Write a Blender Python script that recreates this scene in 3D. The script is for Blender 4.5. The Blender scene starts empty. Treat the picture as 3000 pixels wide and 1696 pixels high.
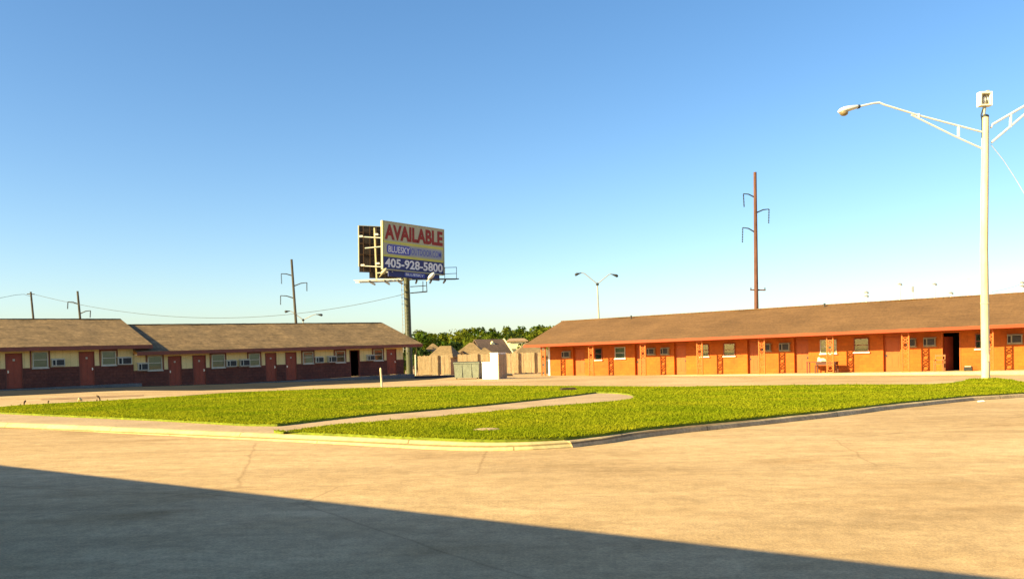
import bpy, bmesh, math, random
import numpy as np
from mathutils import Vector, Matrix
from mathutils.geometry import tessellate_polygon

random.seed(7)
rng = np.random.default_rng(11)
scene = bpy.context.scene
COL = scene.collection

# ------------------------------------------------------------------ survey
# The photograph's lens, used once to turn measured picture points into real
# positions on the ground or on a wall plane.
FOC = 2500.0
ROLL = math.radians(1.35)
PITCH = math.radians(-1.2)
CAM_H = 1.15
SX, SY = -.007, -.0045                     # the site falls gently away
FWD = np.array([0, math.cos(PITCH), math.sin(PITCH)])
R0 = np.array([1., 0, 0]); U0 = np.cross(R0, FWD)
RGT = math.cos(ROLL) * R0 - math.sin(ROLL) * U0
UPV = math.sin(ROLL) * R0 + math.cos(ROLL) * U0
PCY = 1048 + FOC * math.tan(-PITCH)
CAM = np.array([0, 0, CAM_H])


def ray(px, py):
    return FWD + ((px - 1500) / FOC) * RGT + ((PCY - py) / FOC) * UPV


def gz(x, y):
    r = math.hypot(x, y)
    k = min(1.0, 130 / max(r, 1e-6))
    return (SX * x + SY * y) * k


def on_ground(px, py, off=0.0):
    d = ray(px, py)
    t = (off - CAM_H) / (d[2] - SX * d[0] - SY * d[1])
    return CAM + t * d


def at_depth(px, py, Y):
    d = ray(px, py)
    return CAM + d * (Y / d[1])


def on_wall(px, py, A, d2):
    d = ray(px, py)
    n = np.array([-d2[1], d2[0], 0])
    P = CAM + d * (((A - CAM) @ n) / (d @ n))
    return float((P - A)[:2] @ d2[:2]), float(P[2])


# ------------------------------------------------------------------ materials
def node(nt, t, loc=(0, 0), **kw):
    n = nt.nodes.new(t); n.location = loc
    for k, v in kw.items():
        setattr(n, k, v)
    return n


def c4(c):
    return (c[0], c[1], c[2], 1)


def mat(name, a, b=None, scale=3.0, rough=.8, fine=40.0, fine_amt=.12, bump=0.0, bump_scale=60.0,
        coord='pos', stretch=(1, 1, 1), metal=0.0, contrast=(.35, .65), spec=.3):
    m = bpy.data.materials.new(name); m.use_nodes = True
    nt = m.node_tree; nt.nodes.clear()
    out = node(nt, 'ShaderNodeOutputMaterial'); bs = node(nt, 'ShaderNodeBsdfPrincipled')
    nt.links.new(bs.outputs[0], out.inputs[0])
    bs.inputs['Roughness'].default_value = rough
    bs.inputs['Metallic'].default_value = metal
    bs.inputs['Specular IOR Level'].default_value = spec
    if coord == 'pos':
        src = node(nt, 'ShaderNodeNewGeometry').outputs['Position']
    else:
        src = node(nt, 'ShaderNodeTexCoord').outputs['Object']
    mp = node(nt, 'ShaderNodeMapping'); mp.inputs['Scale'].default_value = stretch
    nt.links.new(src, mp.inputs[0])
    n1 = node(nt, 'ShaderNodeTexNoise'); n1.inputs['Scale'].default_value = scale; n1.inputs['Detail'].default_value = 6
    n1.inputs['Roughness'].default_value = .6
    nt.links.new(mp.outputs[0], n1.inputs['Vector'])
    rp = node(nt, 'ShaderNodeValToRGB')
    rp.color_ramp.elements[0].position = contrast[0]; rp.color_ramp.elements[1].position = contrast[1]
    rp.color_ramp.elements[0].color = c4(a); rp.color_ramp.elements[1].color = c4(b or [v * .86 for v in a])
    nt.links.new(n1.outputs['Fac'], rp.inputs[0])
    n2 = node(nt, 'ShaderNodeTexNoise'); n2.inputs['Scale'].default_value = fine; n2.inputs['Detail'].default_value = 3
    nt.links.new(mp.outputs[0], n2.inputs['Vector'])
    mr = node(nt, 'ShaderNodeMapRange')
    mr.inputs['From Min'].default_value = .3; mr.inputs['From Max'].default_value = .7
    mr.inputs['To Min'].default_value = 1 - fine_amt; mr.inputs['To Max'].default_value = 1 + fine_amt
    nt.links.new(n2.outputs['Fac'], mr.inputs[0])
    mx = node(nt, 'ShaderNodeMix', data_type='RGBA', blend_type='MULTIPLY'); mx.inputs[0].default_value = 1
    nt.links.new(rp.outputs[0], mx.inputs[6]); nt.links.new(mr.outputs[0], mx.inputs[7])
    nt.links.new(mx.outputs[2], bs.inputs['Base Color'])
    if bump:
        n3 = node(nt, 'ShaderNodeTexNoise'); n3.inputs['Scale'].default_value = bump_scale; n3.inputs['Detail'].default_value = 4
        nt.links.new(mp.outputs[0], n3.inputs['Vector'])
        bp = node(nt, 'ShaderNodeBump'); bp.inputs['Strength'].default_value = bump; bp.inputs['Distance'].default_value = .02
        nt.links.new(n3.outputs['Fac'], bp.inputs['Height']); nt.links.new(bp.outputs[0], bs.inputs['Normal'])
    m['bsdf'] = bs.name; m['col'] = mx.name
    return m


def brick_over(m, w, h, mortar_col, mix=.5, msize=.012, axes='xz', bump=.4, vary=.2):
    """courses of brick, block or shingle in object space multiplied into a material"""
    nt = m.node_tree; bs = nt.nodes[m['bsdf']]; mx = nt.nodes[m['col']]
    tc = node(nt, 'ShaderNodeTexCoord'); sp = node(nt, 'ShaderNodeSeparateXYZ'); cb = node(nt, 'ShaderNodeCombineXYZ')
    nt.links.new(tc.outputs['Object'], sp.inputs[0])
    nt.links.new(sp.outputs[axes[0].upper()], cb.inputs[0]); nt.links.new(sp.outputs[axes[1].upper()], cb.inputs[1])
    bt = node(nt, 'ShaderNodeTexBrick'); nt.links.new(cb.outputs[0], bt.inputs['Vector'])
    bt.inputs['Scale'].default_value = 1; bt.inputs['Brick Width'].default_value = w; bt.inputs['Row Height'].default_value = h
    bt.inputs['Mortar Size'].default_value = msize; bt.inputs['Mortar Smooth'].default_value = .3
    bt.inputs['Color1'].default_value = (1 - vary, 1 - vary, 1 - vary, 1); bt.inputs['Color2'].default_value = (1 + vary, 1 + vary, 1 + vary, 1)
    bt.inputs['Mortar'].default_value = c4(mortar_col)
    m2 = node(nt, 'ShaderNodeMix', data_type='RGBA', blend_type='MULTIPLY'); m2.inputs[0].default_value = mix
    nt.links.new(mx.outputs[2], m2.inputs[6]); nt.links.new(bt.outputs['Color'], m2.inputs[7])
    nt.links.new(m2.outputs[2], bs.inputs['Base Color'])
    if bump:
        bp = node(nt, 'ShaderNodeBump'); bp.inputs['Strength'].default_value = bump; bp.inputs['Distance'].default_value = .01
        bp.invert = True
        nt.links.new(bt.outputs['Fac'], bp.inputs['Height']); nt.links.new(bp.outputs[0], bs.inputs['Normal'])
    return m


M = {}
M['fascia_orange'] = mat('orange_red_trim_paint', (.38, .042, .006), (.33, .036, .005), 1.2, .55, fine_amt=.06)
M['orange_wall'] = brick_over(mat('orange_painted_brick', (.455, .110, .008), (.40, .086, .007), .7, .75, fine=5, fine_amt=.08, coord='obj', contrast=(.36, .64)), .42, .2, (.8, .8, .8), .45, .012)
M['orange_post'] = mat('orange_post_paint', (.50, .118, .014), (.43, .095, .012), 2, .6, fine_amt=.1)
M['orange_door'] = mat('red_orange_door_paint', (.45, .100, .010), (.39, .080, .009), 1.5, .5, fine_amt=.06)
M['white_trim'] = mat('white_trim_paint', (.80, .77, .68), (.70, .66, .55), 3, .6, fine_amt=.06)
M['roof_right'] = brick_over(mat('tan_brown_shingle', (.165, .088, .038), (.125, .066, .028), .35, .95, fine=7, fine_amt=.16, bump=.5, bump_scale=25, coord='obj'), .9, .15, (.72, .72, .72), .7, .014, 'xy', 0, .14)
M['roof_left'] = brick_over(mat('weathered_brown_shingle', (.225, .145, .072), (.14, .09, .044), 1.1, .95, fine=5, fine_amt=.3, bump=.5, bump_scale=25, coord='obj'), .9, .15, (.6, .6, .6), .8, .014, 'xy', 0, .22)
M['brown_trim'] = mat('dark_red_brown_trim', (.26, .075, .045), (.20, .06, .035), 2, .6, fine_amt=.1)
M['soffit'] = mat('soffit_board', (.55, .36, .2), (.45, .28, .15), 2, .8)
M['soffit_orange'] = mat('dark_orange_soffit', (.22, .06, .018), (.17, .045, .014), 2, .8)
M['brown_brick'] = brick_over(mat('dark_brown_painted_brick', (.17, .052, .032), (.12, .038, .025), .8, .8, fine=10, fine_amt=.2, coord='obj'), .4, .2, (.55, .55, .55), .6, .014, 'xz', .5, .15)
M['cream_siding'] = brick_over(mat('cream_siding_paint', (.93, .72, .32), (.86, .64, .27), 1.2, .75, fine=14, fine_amt=.08, coord='obj'), .405, 6, (.55, .5, .42), .5, .012, 'xz', .5, .03)
M['red_door'] = mat('red_brown_door_paint', (.36, .072, .034), (.29, .055, .028), 1.5, .5, fine=18, fine_amt=.12)
M['dark_inside'] = mat('dark_interior', (.03, .02, .018), (.02, .014, .012), 1, .9)
M['blind'] = mat('pale_blind', (.52, .50, .38), (.44, .43, .32), 4, .7, fine_amt=.05)
M['dark_blind'] = mat('dim_blind', (.14, .15, .12), (.09, .10, .08), 4, .7, fine_amt=.05)
M['ac_white'] = mat('cream_metal_casing', (.62, .58, .46), (.5, .46, .35), 5, .5, fine_amt=.05)
M['ac_shaded'] = mat('shade_darkened_casing', (.34, .30, .2), (.27, .23, .15), 5, .55, fine_amt=.06)  # same casing, with the shade under the eave put into its colour
M['grille'] = mat('black_grille', (.022, .022, .022), (.012, .012, .012), 5, .6)
M['knob'] = mat('bright_metal_knob', (.75, .72, .66), None, 4, .3, metal=.6)
M['steel_pole'] = mat('olive_grey_steel', (.075, .08, .042), (.05, .055, .032), .8, .55, fine=6, fine_amt=.2, stretch=(1, 1, .25))
M['steel_dark'] = mat('dark_steel', (.035, .04, .042), (.025, .028, .03), 2, .5)
M['steel_light'] = mat('galvanised_steel', (.38, .37, .32), (.30, .30, .26), 3, .45, metal=.2)
M['cream_steel'] = mat('cream_steel', (.50, .46, .27), (.42, .38, .23), 3, .5)
M['bill_face'] = mat('faded_cream_vinyl', (.42, .41, .27), (.37, .37, .25), 1, .6, fine_amt=.05)
M['bill_yellow'] = mat('yellow_vinyl', (.55, .53, .10), (.5, .48, .09), 1, .6)
M['bill_blue'] = mat('navy_blue_vinyl', (.035, .045, .16), (.03, .038, .13), 1, .6, fine_amt=.05)
M['bill_mid'] = mat('blue_vinyl', (.085, .10, .40), (.07, .085, .34), 1, .6, fine_amt=.05)
M['bill_pale'] = mat('pale_grey_blue_vinyl', (.30, .33, .38), (.26, .29, .34), 1, .6)
M['bill_red'] = mat('red_vinyl', (.27, .030, .020), (.24, .026, .018), 1, .6)
M['bill_white'] = mat('white_vinyl', (.78, .78, .78), None, 1, .6)
M['bill_back'] = mat('billboard_back_panel', (.05, .035, .026), (.028, .022, .02), .8, .8, fine=5, fine_amt=.3)
M['lamp_cream'] = mat('cream_pole_paint', (.66, .58, .38), (.55, .43, .26), 1.6, .5, fine=8, fine_amt=.08, stretch=(1, 1, .3))
M['lamp_white'] = mat('white_arm_paint', (.66, .66, .63), None, 3, .45, fine_amt=.04)
M['lens'] = mat('lamp_lens', (.26, .20, .11), (.18, .14, .08), 6, .25)
M['wood_red'] = mat('red_brown_pole_timber', (.155, .065, .042), (.09, .04, .03), 1.5, .85, fine=12, fine_amt=.25, stretch=(1, 1, .15))
M['wood_grey'] = mat('grey_brown_pole_timber', (.085, .075, .058), (.05, .045, .036), 1.5, .85, fine=12, fine_amt=.25, stretch=(1, 1, .15))
M['fence'] = mat('sunbleached_fence_boards', (.50, .36, .215), (.36, .25, .14), 2.2, .9, fine=10, fine_amt=.22, stretch=(3, 3, .4))
M['fence_dark'] = mat('dark_fence_post', (.09, .05, .03), (.06, .035, .02), 2, .9)
M['dumpster'] = mat('grey_green_steel', (.20, .215, .165), (.165, .18, .14), 1.6, .6, fine=9, fine_amt=.15, stretch=(1, 1, .5))
M['white_block'] = mat('white_painted_block', (.84, .83, .80), (.76, .75, .70), 1.5, .7, fine_amt=.05)
M['house_roof'] = brick_over(mat('tan_house_shingle', (.24, .165, .085), (.17, .115, .06), .4, .95, fine=3, fine_amt=.2, coord='obj'), .9, .2, (.7, .7, .7), .7, .02, 'xy', 0, .15)
M['house_roof_dark'] = mat('dark_brown_house_shingle', (.115, .075, .06), (.08, .055, .045), .4, .95, fine=3, fine_amt=.2)
M['house_wall'] = mat('tan_house_brick', (.36, .24, .15), (.28, .18, .11), 1, .9)
M['house_cream'] = mat('cream_house_paint', (.80, .74, .42), (.74, .66, .36), 1, .8)
M['kerb_pale'] = brick_over(mat('pale_cream_kerb_paint', (.57, .46, .225), (.44, .345, .17), 1.3, .85, fine=14, fine_amt=.14, contrast=(.36, .70)), 2.9, 30, (.35, .3, .25), .8, .012, 'xz', 0, .06)
M['kerb_grey'] = brick_over(mat('grey_concrete_kerb', (.52, .39, .22), (.36, .265, .15), 1.6, .9, fine=18, fine_amt=.24), 3.1, 30, (.35, .3, .25), .8, .015, 'xz', 0, .08)
M['path'] = mat('pinkish_concrete_path', (.47, .335, .20), (.37, .255, .15), .8, .9, fine=16, fine_amt=.14, bump=.3)
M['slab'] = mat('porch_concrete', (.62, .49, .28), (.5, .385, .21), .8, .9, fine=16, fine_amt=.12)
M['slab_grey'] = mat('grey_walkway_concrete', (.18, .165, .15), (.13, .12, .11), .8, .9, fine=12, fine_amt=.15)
M['painted_shade'] = mat('painted_shade_grey', (.040, .042, .046), (.028, .030, .033), .6, 1.0, fine=14, fine_amt=.2, spec=.0)  # dark colour standing in for building shade on the paving
M['dirt'] = mat('brown_dirt', (.28, .16, .075), (.36, .23, .12), 1.5, .95, fine=12, fine_amt=.25)
M['soil'] = mat('lawn_soil', (.15, .19, .010), (.12, .15, .010), 1.2, .95, fine=14, fine_amt=.3)
M['table_wood'] = mat('dark_red_table_timber', (.11, .035, .02), (.075, .025, .015), 3, .6)
M['chair_wood'] = mat('orange_brown_chair_timber', (.30, .115, .035), (.22, .08, .025), 3, .6)
M['cloth_pale'] = mat('pale_cloth', (.78, .66, .50), (.72, .58, .4), 5, .9)
M['black'] = mat('black_plastic', (.018, .017, .017), (.012, .012, .012), 4, .5)
M['rust'] = mat('rusty_dark_stub', (.07, .04, .02), (.04, .025, .015), 9, .9)
M['trunk'] = mat('bark', (.09, .06, .04), (.06, .042, .03), 3, .95, fine_amt=.3)


def leaf_mat(name, a, b, scale=.4, transl=.35, vary=.28):
    m = bpy.data.materials.new(name); m.use_nodes = True
    nt = m.node_tree; nt.nodes.clear()
    out = node(nt, 'ShaderNodeOutputMaterial')
    gp = node(nt, 'ShaderNodeNewGeometry')
    n1 = node(nt, 'ShaderNodeTexNoise'); n1.inputs['Scale'].default_value = scale; n1.inputs['Detail'].default_value = 5
    nt.links.new(gp.outputs['Position'], n1.inputs['Vector'])
    rp = node(nt, 'ShaderNodeValToRGB')
    rp.color_ramp.elements[0].position = .36; rp.color_ramp.elements[1].position = .64
    rp.color_ramp.elements[0].color = c4(a); rp.color_ramp.elements[1].color = c4(b)
    nt.links.new(n1.outputs['Fac'], rp.inputs[0])
    rn = node(nt, 'ShaderNodeMapRange'); rn.inputs['To Min'].default_value = 1 - vary; rn.inputs['To Max'].default_value = 1 + vary
    nt.links.new(gp.outputs['Random Per Island'], rn.inputs[0])
    mx = node(nt, 'ShaderNodeMix', data_type='RGBA', blend_type='MULTIPLY'); mx.inputs[0].default_value = 1
    nt.links.new(rp.outputs[0], mx.inputs[6]); nt.links.new(rn.outputs[0], mx.inputs[7])
    d = node(nt, 'ShaderNodeBsdfDiffuse'); t = node(nt, 'ShaderNodeBsdfTranslucent')
    nt.links.new(mx.outputs[2], d.inputs[0]); nt.links.new(mx.outputs[2], t.inputs[0])
    ms = node(nt, 'ShaderNodeMixShader'); ms.inputs[0].default_value = transl
    nt.links.new(d.outputs[0], ms.inputs[1]); nt.links.new(t.outputs[0], ms.inputs[2])
    nt.links.new(ms.outputs[0], out.inputs[0])
    return m


M['grass'] = leaf_mat('lawn_grass', (.205, .255, .008), (.31, .315, .014), .45, .45, .08)
M['leaf_mid'] = leaf_mat('mid_green_leaves', (.042, .078, .010), (.145, .155, .013), .14)
M['leaf_dark'] = leaf_mat('dark_green_leaves', (.022, .045, .016), (.05, .075, .018), .2)
M['leaf_weed'] = leaf_mat('dry_weed_leaves', (.09, .05, .03), (.06, .065, .02), .8)

# window glass: a thin clear pane that still reflects
g = bpy.data.materials.new('window_glass'); g.use_nodes = True
nt = g.node_tree; nt.nodes.clear()
o_ = node(nt, 'ShaderNodeOutputMaterial'); tr = node(nt, 'ShaderNodeBsdfTransparent'); gl = node(nt, 'ShaderNodeBsdfGlossy')
tr.inputs[0].default_value = (.72, .78, .72, 1); gl.inputs['Roughness'].default_value = .03
fr = node(nt, 'ShaderNodeFresnel'); fr.inputs[0].default_value = 1.6
mm = node(nt, 'ShaderNodeMixShader'); nt.links.new(fr.outputs[0], mm.inputs[0]); nt.links.new(tr.outputs[0], mm.inputs[1]); nt.links.new(gl.outputs[0], mm.inputs[2])
nt.links.new(mm.outputs[0], o_.inputs[0]); M['glass'] = g


def lot_material():
    m = bpy.data.materials.new('worn_tan_paving'); m.use_nodes = True
    nt = m.node_tree; nt.nodes.clear(); L = nt.links.new
    out = node(nt, 'ShaderNodeOutputMaterial'); bs = node(nt, 'ShaderNodeBsdfPrincipled')
    bs.inputs['Roughness'].default_value = .92; bs.inputs['Specular IOR Level'].default_value = .15
    L(bs.outputs[0], out.inputs[0])
    pos = node(nt, 'ShaderNodeNewGeometry').outputs['Position']

    def noise(scale, detail=5, rough=.6, st=(1, 1, 1), rot=0):
        mp = node(nt, 'ShaderNodeMapping'); mp.inputs['Scale'].default_value = st; mp.inputs['Rotation'].default_value = (0, 0, rot)
        L(pos, mp.inputs[0]); n = node(nt, 'ShaderNodeTexNoise'); n.inputs['Scale'].default_value = scale
        n.inputs['Detail'].default_value = detail; n.inputs['Roughness'].default_value = rough
        L(mp.outputs[0], n.inputs['Vector']); return n.outputs['Fac']

    def ramp(f, p0, p1, a, b):
        r = node(nt, 'ShaderNodeValToRGB'); r.color_ramp.elements[0].position = p0; r.color_ramp.elements[1].position = p1
        r.color_ramp.elements[0].color = c4(a); r.color_ramp.elements[1].color = c4(b); L(f, r.inputs[0]); return r.outputs[0]

    def mult(a, b, f=1.0):
        x = node(nt, 'ShaderNodeMix', data_type='RGBA', blend_type='MULTIPLY'); x.inputs[0].default_value = f
        L(a, x.inputs[6]); L(b, x.inputs[7]); return x.outputs[2]
    base = ramp(noise(.16, 6, .62), .38, .62, (.575, .405, .228), (.445, .300, .155))
    base = mult(base, ramp(noise(.9, 6, .65, (1, 2.2, 1), .55), .38, .60, (.91, .90, .87), (1.05, 1.05, 1.05)))
    base = mult(base, ramp(noise(.33, 4, .7, (1, 3.0, 1), -.35), .30, .46, (.83, .79, .73), (1, 1, 1)))
    base = mult(base, ramp(noise(2.6, 6, .72, (1, 2.6, 1), .25), .40, .58, (.94, .93, .92), (1.03, 1.03, 1.03)))
    base = mult(base, ramp(noise(7, 4, .7), .34, .66, (.86, .86, .86), (1.10, 1.10, 1.10)))
    base = mult(base, ramp(noise(.55, 2, .4), .66, .72, (1, 1, 1), (.88, .87, .84)))
    base = mult(base, ramp(noise(55, 2, .6), .3, .7, (.80, .80, .80), (1.17, 1.17, 1.17)))
    base = mult(base, ramp(noise(160, 2, .6), .32, .68, (.86, .86, .86), (1.12, 1.12, 1.12)))
    # tyre wear bands and hairline cracks
    base = mult(base, ramp(noise(.7, 3, .5, (.12, 2.4, 1), .62), .36, .52, (.90, .90, .90), (1.0, 1.0, 1.0)))
    mp = node(nt, 'ShaderNodeMapping'); L(pos, mp.inputs[0])
    wv = node(nt, 'ShaderNodeTexNoise'); wv.inputs['Scale'].default_value = 1.3; L(mp.outputs[0], wv.inputs['Vector'])
    ad = node(nt, 'ShaderNodeMix', data_type='VECTOR'); ad.inputs[0].default_value = .12; L(mp.outputs[0], ad.inputs[4]); L(wv.outputs['Color'], ad.inputs[5])
    vo = node(nt, 'ShaderNodeTexVoronoi', feature='DISTANCE_TO_EDGE'); vo.inputs['Scale'].default_value = .22
    L(ad.outputs[1], vo.inputs['Vector'])
    base = mult(base, ramp(vo.outputs['Distance'], .0, .003, (.56, .50, .45), (1, 1, 1)), .5)
    L(base, bs.inputs['Base Color'])
    bp = node(nt, 'ShaderNodeBump'); bp.inputs['Strength'].default_value = .35; bp.inputs['Distance'].default_value = .012
    L(noise(45, 4, .7), bp.inputs['Height']); L(bp.outputs[0], bs.inputs['Normal'])
    return m


M['lot'] = lot_material()


# ------------------------------------------------------------------ mesh tools
class MB:
    def __init__(self, shear=0.0):
        self.v = []; self.f = []; self.mi = []; self.k = shear

    def add(self, vs, fs, mi=0):
        o = len(self.v); self.v += [tuple(map(float, p)) for p in vs]
        self.f += [tuple(i + o for i in f) for f in fs]; self.mi += [mi] * len(fs)
        return self

    def box(self, x0, x1, y0, y1, z0, z1, mi=0):
        vs = [(x, y, z) for z in (z0, z1) for y in (y0, y1) for x in (x0, x1)]
        return self.add(vs, [(0, 2, 3, 1), (4, 5, 7, 6), (0, 1, 5, 4), (2, 6, 7, 3), (0, 4, 6, 2), (1, 3, 7, 5)], mi)

    def tube(self, pts, rad, n=8, mi=0, cap=True):
        pts = [Vector(p) for p in pts]
        rads = rad if isinstance(rad, (list, tuple)) else [rad] * len(pts)
        o = []; ref = None
        for i, p in enumerate(pts):
            t = (pts[min(i + 1, len(pts) - 1)] - pts[max(i - 1, 0)]).normalized()
            if ref is None:
                ref = Vector((1, 0, 0)) if abs(t.x) < .9 else Vector((0, 1, 0))
            a = (ref - t * ref.dot(t)).normalized(); b = t.cross(a); ref = a
            o += [p + (a * math.cos(2 * math.pi * k / n) + b * math.sin(2 * math.pi * k / n)) * rads[i] for k in range(n)]
        fs = []
        for i in range(len(pts) - 1):
            for k in range(n):
                fs.append((i * n + k, i * n + (k + 1) % n, (i + 1) * n + (k + 1) % n, (i + 1) * n + k))
        if cap:
            fs.append(tuple(range(n))[::-1]); fs.append(tuple((len(pts) - 1) * n + k for k in range(n)))
        return self.add(o, fs, mi)

    def bar(self, a, b, w, d=None, mi=0):
        a = Vector(a); b = Vector(b); t = (b - a).normalized(); d = d or w
        r = Vector((0, 0, 1)) if abs(t.z) < .9 else Vector((1, 0, 0))
        x = t.cross(r).normalized() * (w / 2); y = t.cross(x).normalized() * (d / 2)
        vs = [p + s * x + q * y for p in (a, b) for s, q in ((-1, -1), (1, -1), (1, 1), (-1, 1))]
        return self.add(vs, [(0, 1, 2, 3), (7, 6, 5, 4), (0, 4, 5, 1), (1, 5, 6, 2), (2, 6, 7, 3), (3, 7, 4, 0)], mi)

    def ring(self, c, ra, rb, w, d, n=12, mi=0):
        """flat ring in the x-z plane"""
        cx, cy, cz = c
        vs = []
        for k in range(n):
            a = 2 * math.pi * k / n
            for s in (0, w):
                for y in (-d / 2, d / 2):
                    vs.append((cx + (ra - s) * math.cos(a), cy + y, cz + (rb - s) * math.sin(a)))
        fs = []
        for k in range(n):
            i, j = 4 * k, 4 * ((k + 1) % n)
            fs += [(i, j, j + 1, i + 1), (i + 2, i + 3, j + 3, j + 2), (i, i + 2, j + 2, j), (i + 1, j + 1, j + 3, i + 3)]
        return self.add(vs, fs, mi)

    def build(self, name, mats, parent=None, smooth=False, bevel=0):
        me = bpy.data.meshes.new(name)
        vs = [(x, y, z + self.k * x) for x, y, z in self.v] if self.k else self.v
        me.from_pydata(vs, [], self.f); me.update()
        for m in (mats if isinstance(mats, (list, tuple)) else [mats]):
            me.materials.append(m)
        if any(self.mi):
            me.polygons.foreach_set('material_index', self.mi)
        bm = bmesh.new(); bm.from_mesh(me); bmesh.ops.recalc_face_normals(bm, faces=bm.faces); bm.to_mesh(me); bm.free()
        if smooth:
            me.polygons.foreach_set('use_smooth', [True] * len(me.polygons))
        o = bpy.data.objects.new(name, me); COL.objects.link(o)
        if parent is not None:
            o.parent = parent
        if bevel:
            b = o.modifiers.new('bevel', 'BEVEL'); b.width = bevel; b.segments = 2; b.limit_method = 'ANGLE'
        return o


def empty(name, loc, rz=0.0):
    o = bpy.data.objects.new(name, None); COL.objects.link(o)
    o.location = loc; o.rotation_euler = (0, 0, rz); o.empty_display_size = .2
    return o


def tag(o, label=None, cat=None, group=None, kind=None):
    if label: o['label'] = label
    if cat: o['category'] = cat
    if group: o['group'] = group
    if kind: o['kind'] = kind
    return o


def poly_sheet(name, pts, m, dz=0.0, skirt=0.0, thick_to=None):
    """flat polygon (list of xyz) with an optional side skirt"""
    v = [Vector(p) for p in pts]
    tri = tessellate_polygon([[Vector((p.x, p.y, 0)) for p in v]])
    mb = MB(); top = [(p.x, p.y, p.z + dz) for p in v]
    mb.add(top, tri)
    if skirt:
        n = len(v); lo = [(x, y, z - skirt) for x, y, z in top]
        mb.add(top + lo, [(i, (i + 1) % n, n + (i + 1) % n, n + i) for i in range(n)])
    return mb.build(name, m)


def resample(pts, n):
    p = np.array(pts, float); d = np.r_[0, np.cumsum(np.linalg.norm(np.diff(p, axis=0), axis=1))]
    t = np.linspace(0, d[-1], n)
    return np.stack([np.interp(t, d, p[:, i]) for i in range(p.shape[1])], 1)


def px_line(pxs, off):
    return [on_ground(x, y, off) for x, y in pxs]


# ------------------------------------------------------------------ ground
SUN_EL = math.radians(24.0)
SUN_DIR = np.array([-.887, -.458]); SUN_DIR = SUN_DIR / np.linalg.norm(SUN_DIR)

N = 90
rr = [-3000, -1500, -800, -400] + list(np.linspace(-240, 240, 49)) + [400, 800, 1500, 3000]


def terr(x, y):
    z = gz(x, y)
    if y > 84:                                   # beyond the fence the land drops
        z -= min(2.6, (y - 84) * .06)
    return z


mb = MB(); nx = len(rr)
mb.add([(x, y, terr(x, y)) for y in rr for x in rr],
       [(j * nx + i, j * nx + i + 1, (j + 1) * nx + i + 1, (j + 1) * nx + i) for j in range(nx - 1) for i in range(nx - 1)])
tag(mb.build('ground', M['lot']), kind='structure')

shade_lo = [(-260, 1172), (0, 1161), (280, 1147), (373, 1143.5), (590, 1143.5), (800, 1137), (910, 1129), (1107, 1120), (1259, 1111.6), (1334, 1104)]
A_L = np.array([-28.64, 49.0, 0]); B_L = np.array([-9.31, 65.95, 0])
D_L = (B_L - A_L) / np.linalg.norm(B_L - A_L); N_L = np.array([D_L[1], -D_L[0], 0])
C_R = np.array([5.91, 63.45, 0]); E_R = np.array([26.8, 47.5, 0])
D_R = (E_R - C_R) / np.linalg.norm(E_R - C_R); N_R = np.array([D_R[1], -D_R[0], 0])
shade_band = px_line(shade_lo, .005) + [on_ground(1334, 1098, .005)]
shade_band += [np.array([-5.0, 77.5, 0]), np.array([-9.4, 77.5, 0])] + [A_L + D_L * s + N_L * .6 for s in (27.2, -12)]
shade_band = [(p[0], p[1], gz(p[0], p[1]) + .006) for p in shade_band]
tag(poly_sheet('painted_shade_band', shade_band, M['painted_shade']), kind='structure')  # dark sheet painting the left wing's shadow band onto the ground

# --- the island: kerbs, path, lawn
KH = .085
front_bot = [(-420, 1237), (0, 1251.7), (248, 1263), (466, 1274), (700, 1286), (980, 1299), (1143, 1311), (1300, 1316), (1386, 1326), (1470, 1327), (1540, 1324), (1600, 1317), (1678, 1311)]
front_top = [(-420, 1222), (0, 1236.8), (242, 1249), (466, 1260), (652, 1268), (910, 1279), (1049, 1284), (1189, 1290), (1300, 1296), (1448, 1300.5), (1560, 1299), (1640, 1295), (1675, 1293)]
right_bot = [(1678, 1311), (1740, 1303), (1790, 1297), (1883, 1282), (2000, 1268), (2200, 1248), (2448, 1221), (2635, 1196), (2852, 1173), (3000, 1164), (3260, 1149)]
fb = resample(px_line(front_bot, 0), 90)
for _ in range(30):
    fb[1:-1] = .25 * fb[:-2] + .5 * fb[1:-1] + .25 * fb[2:]
tf = np.gradient(fb, axis=0); tf /= np.linalg.norm(tf, axis=1)[:, None]
inf = np.stack([-tf[:, 1], tf[:, 0], 0 * tf[:, 0]], 1)
wid = np.interp(np.arange(90), [0, 55, 78, 89], [.10, .12, .20, .10])[:, None]
ft = fb + inf * (wid + .14) + [0, 0, KH]


def kerb_mesh(lines):
    m = MB(); n = len(lines[0]); k = len(lines)
    m.add([tuple(p) for ln in lines for p in ln], [(j * n + i, j * n + i + 1, (j + 1) * n + i + 1, (j + 1) * n + i) for j in range(k - 1) for i in range(n - 1)])
    m.add([tuple(ln[0]) for ln in lines], [tuple(range(k))]); m.add([tuple(ln[-1]) for ln in lines], [tuple(range(k))])
    return m


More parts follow.
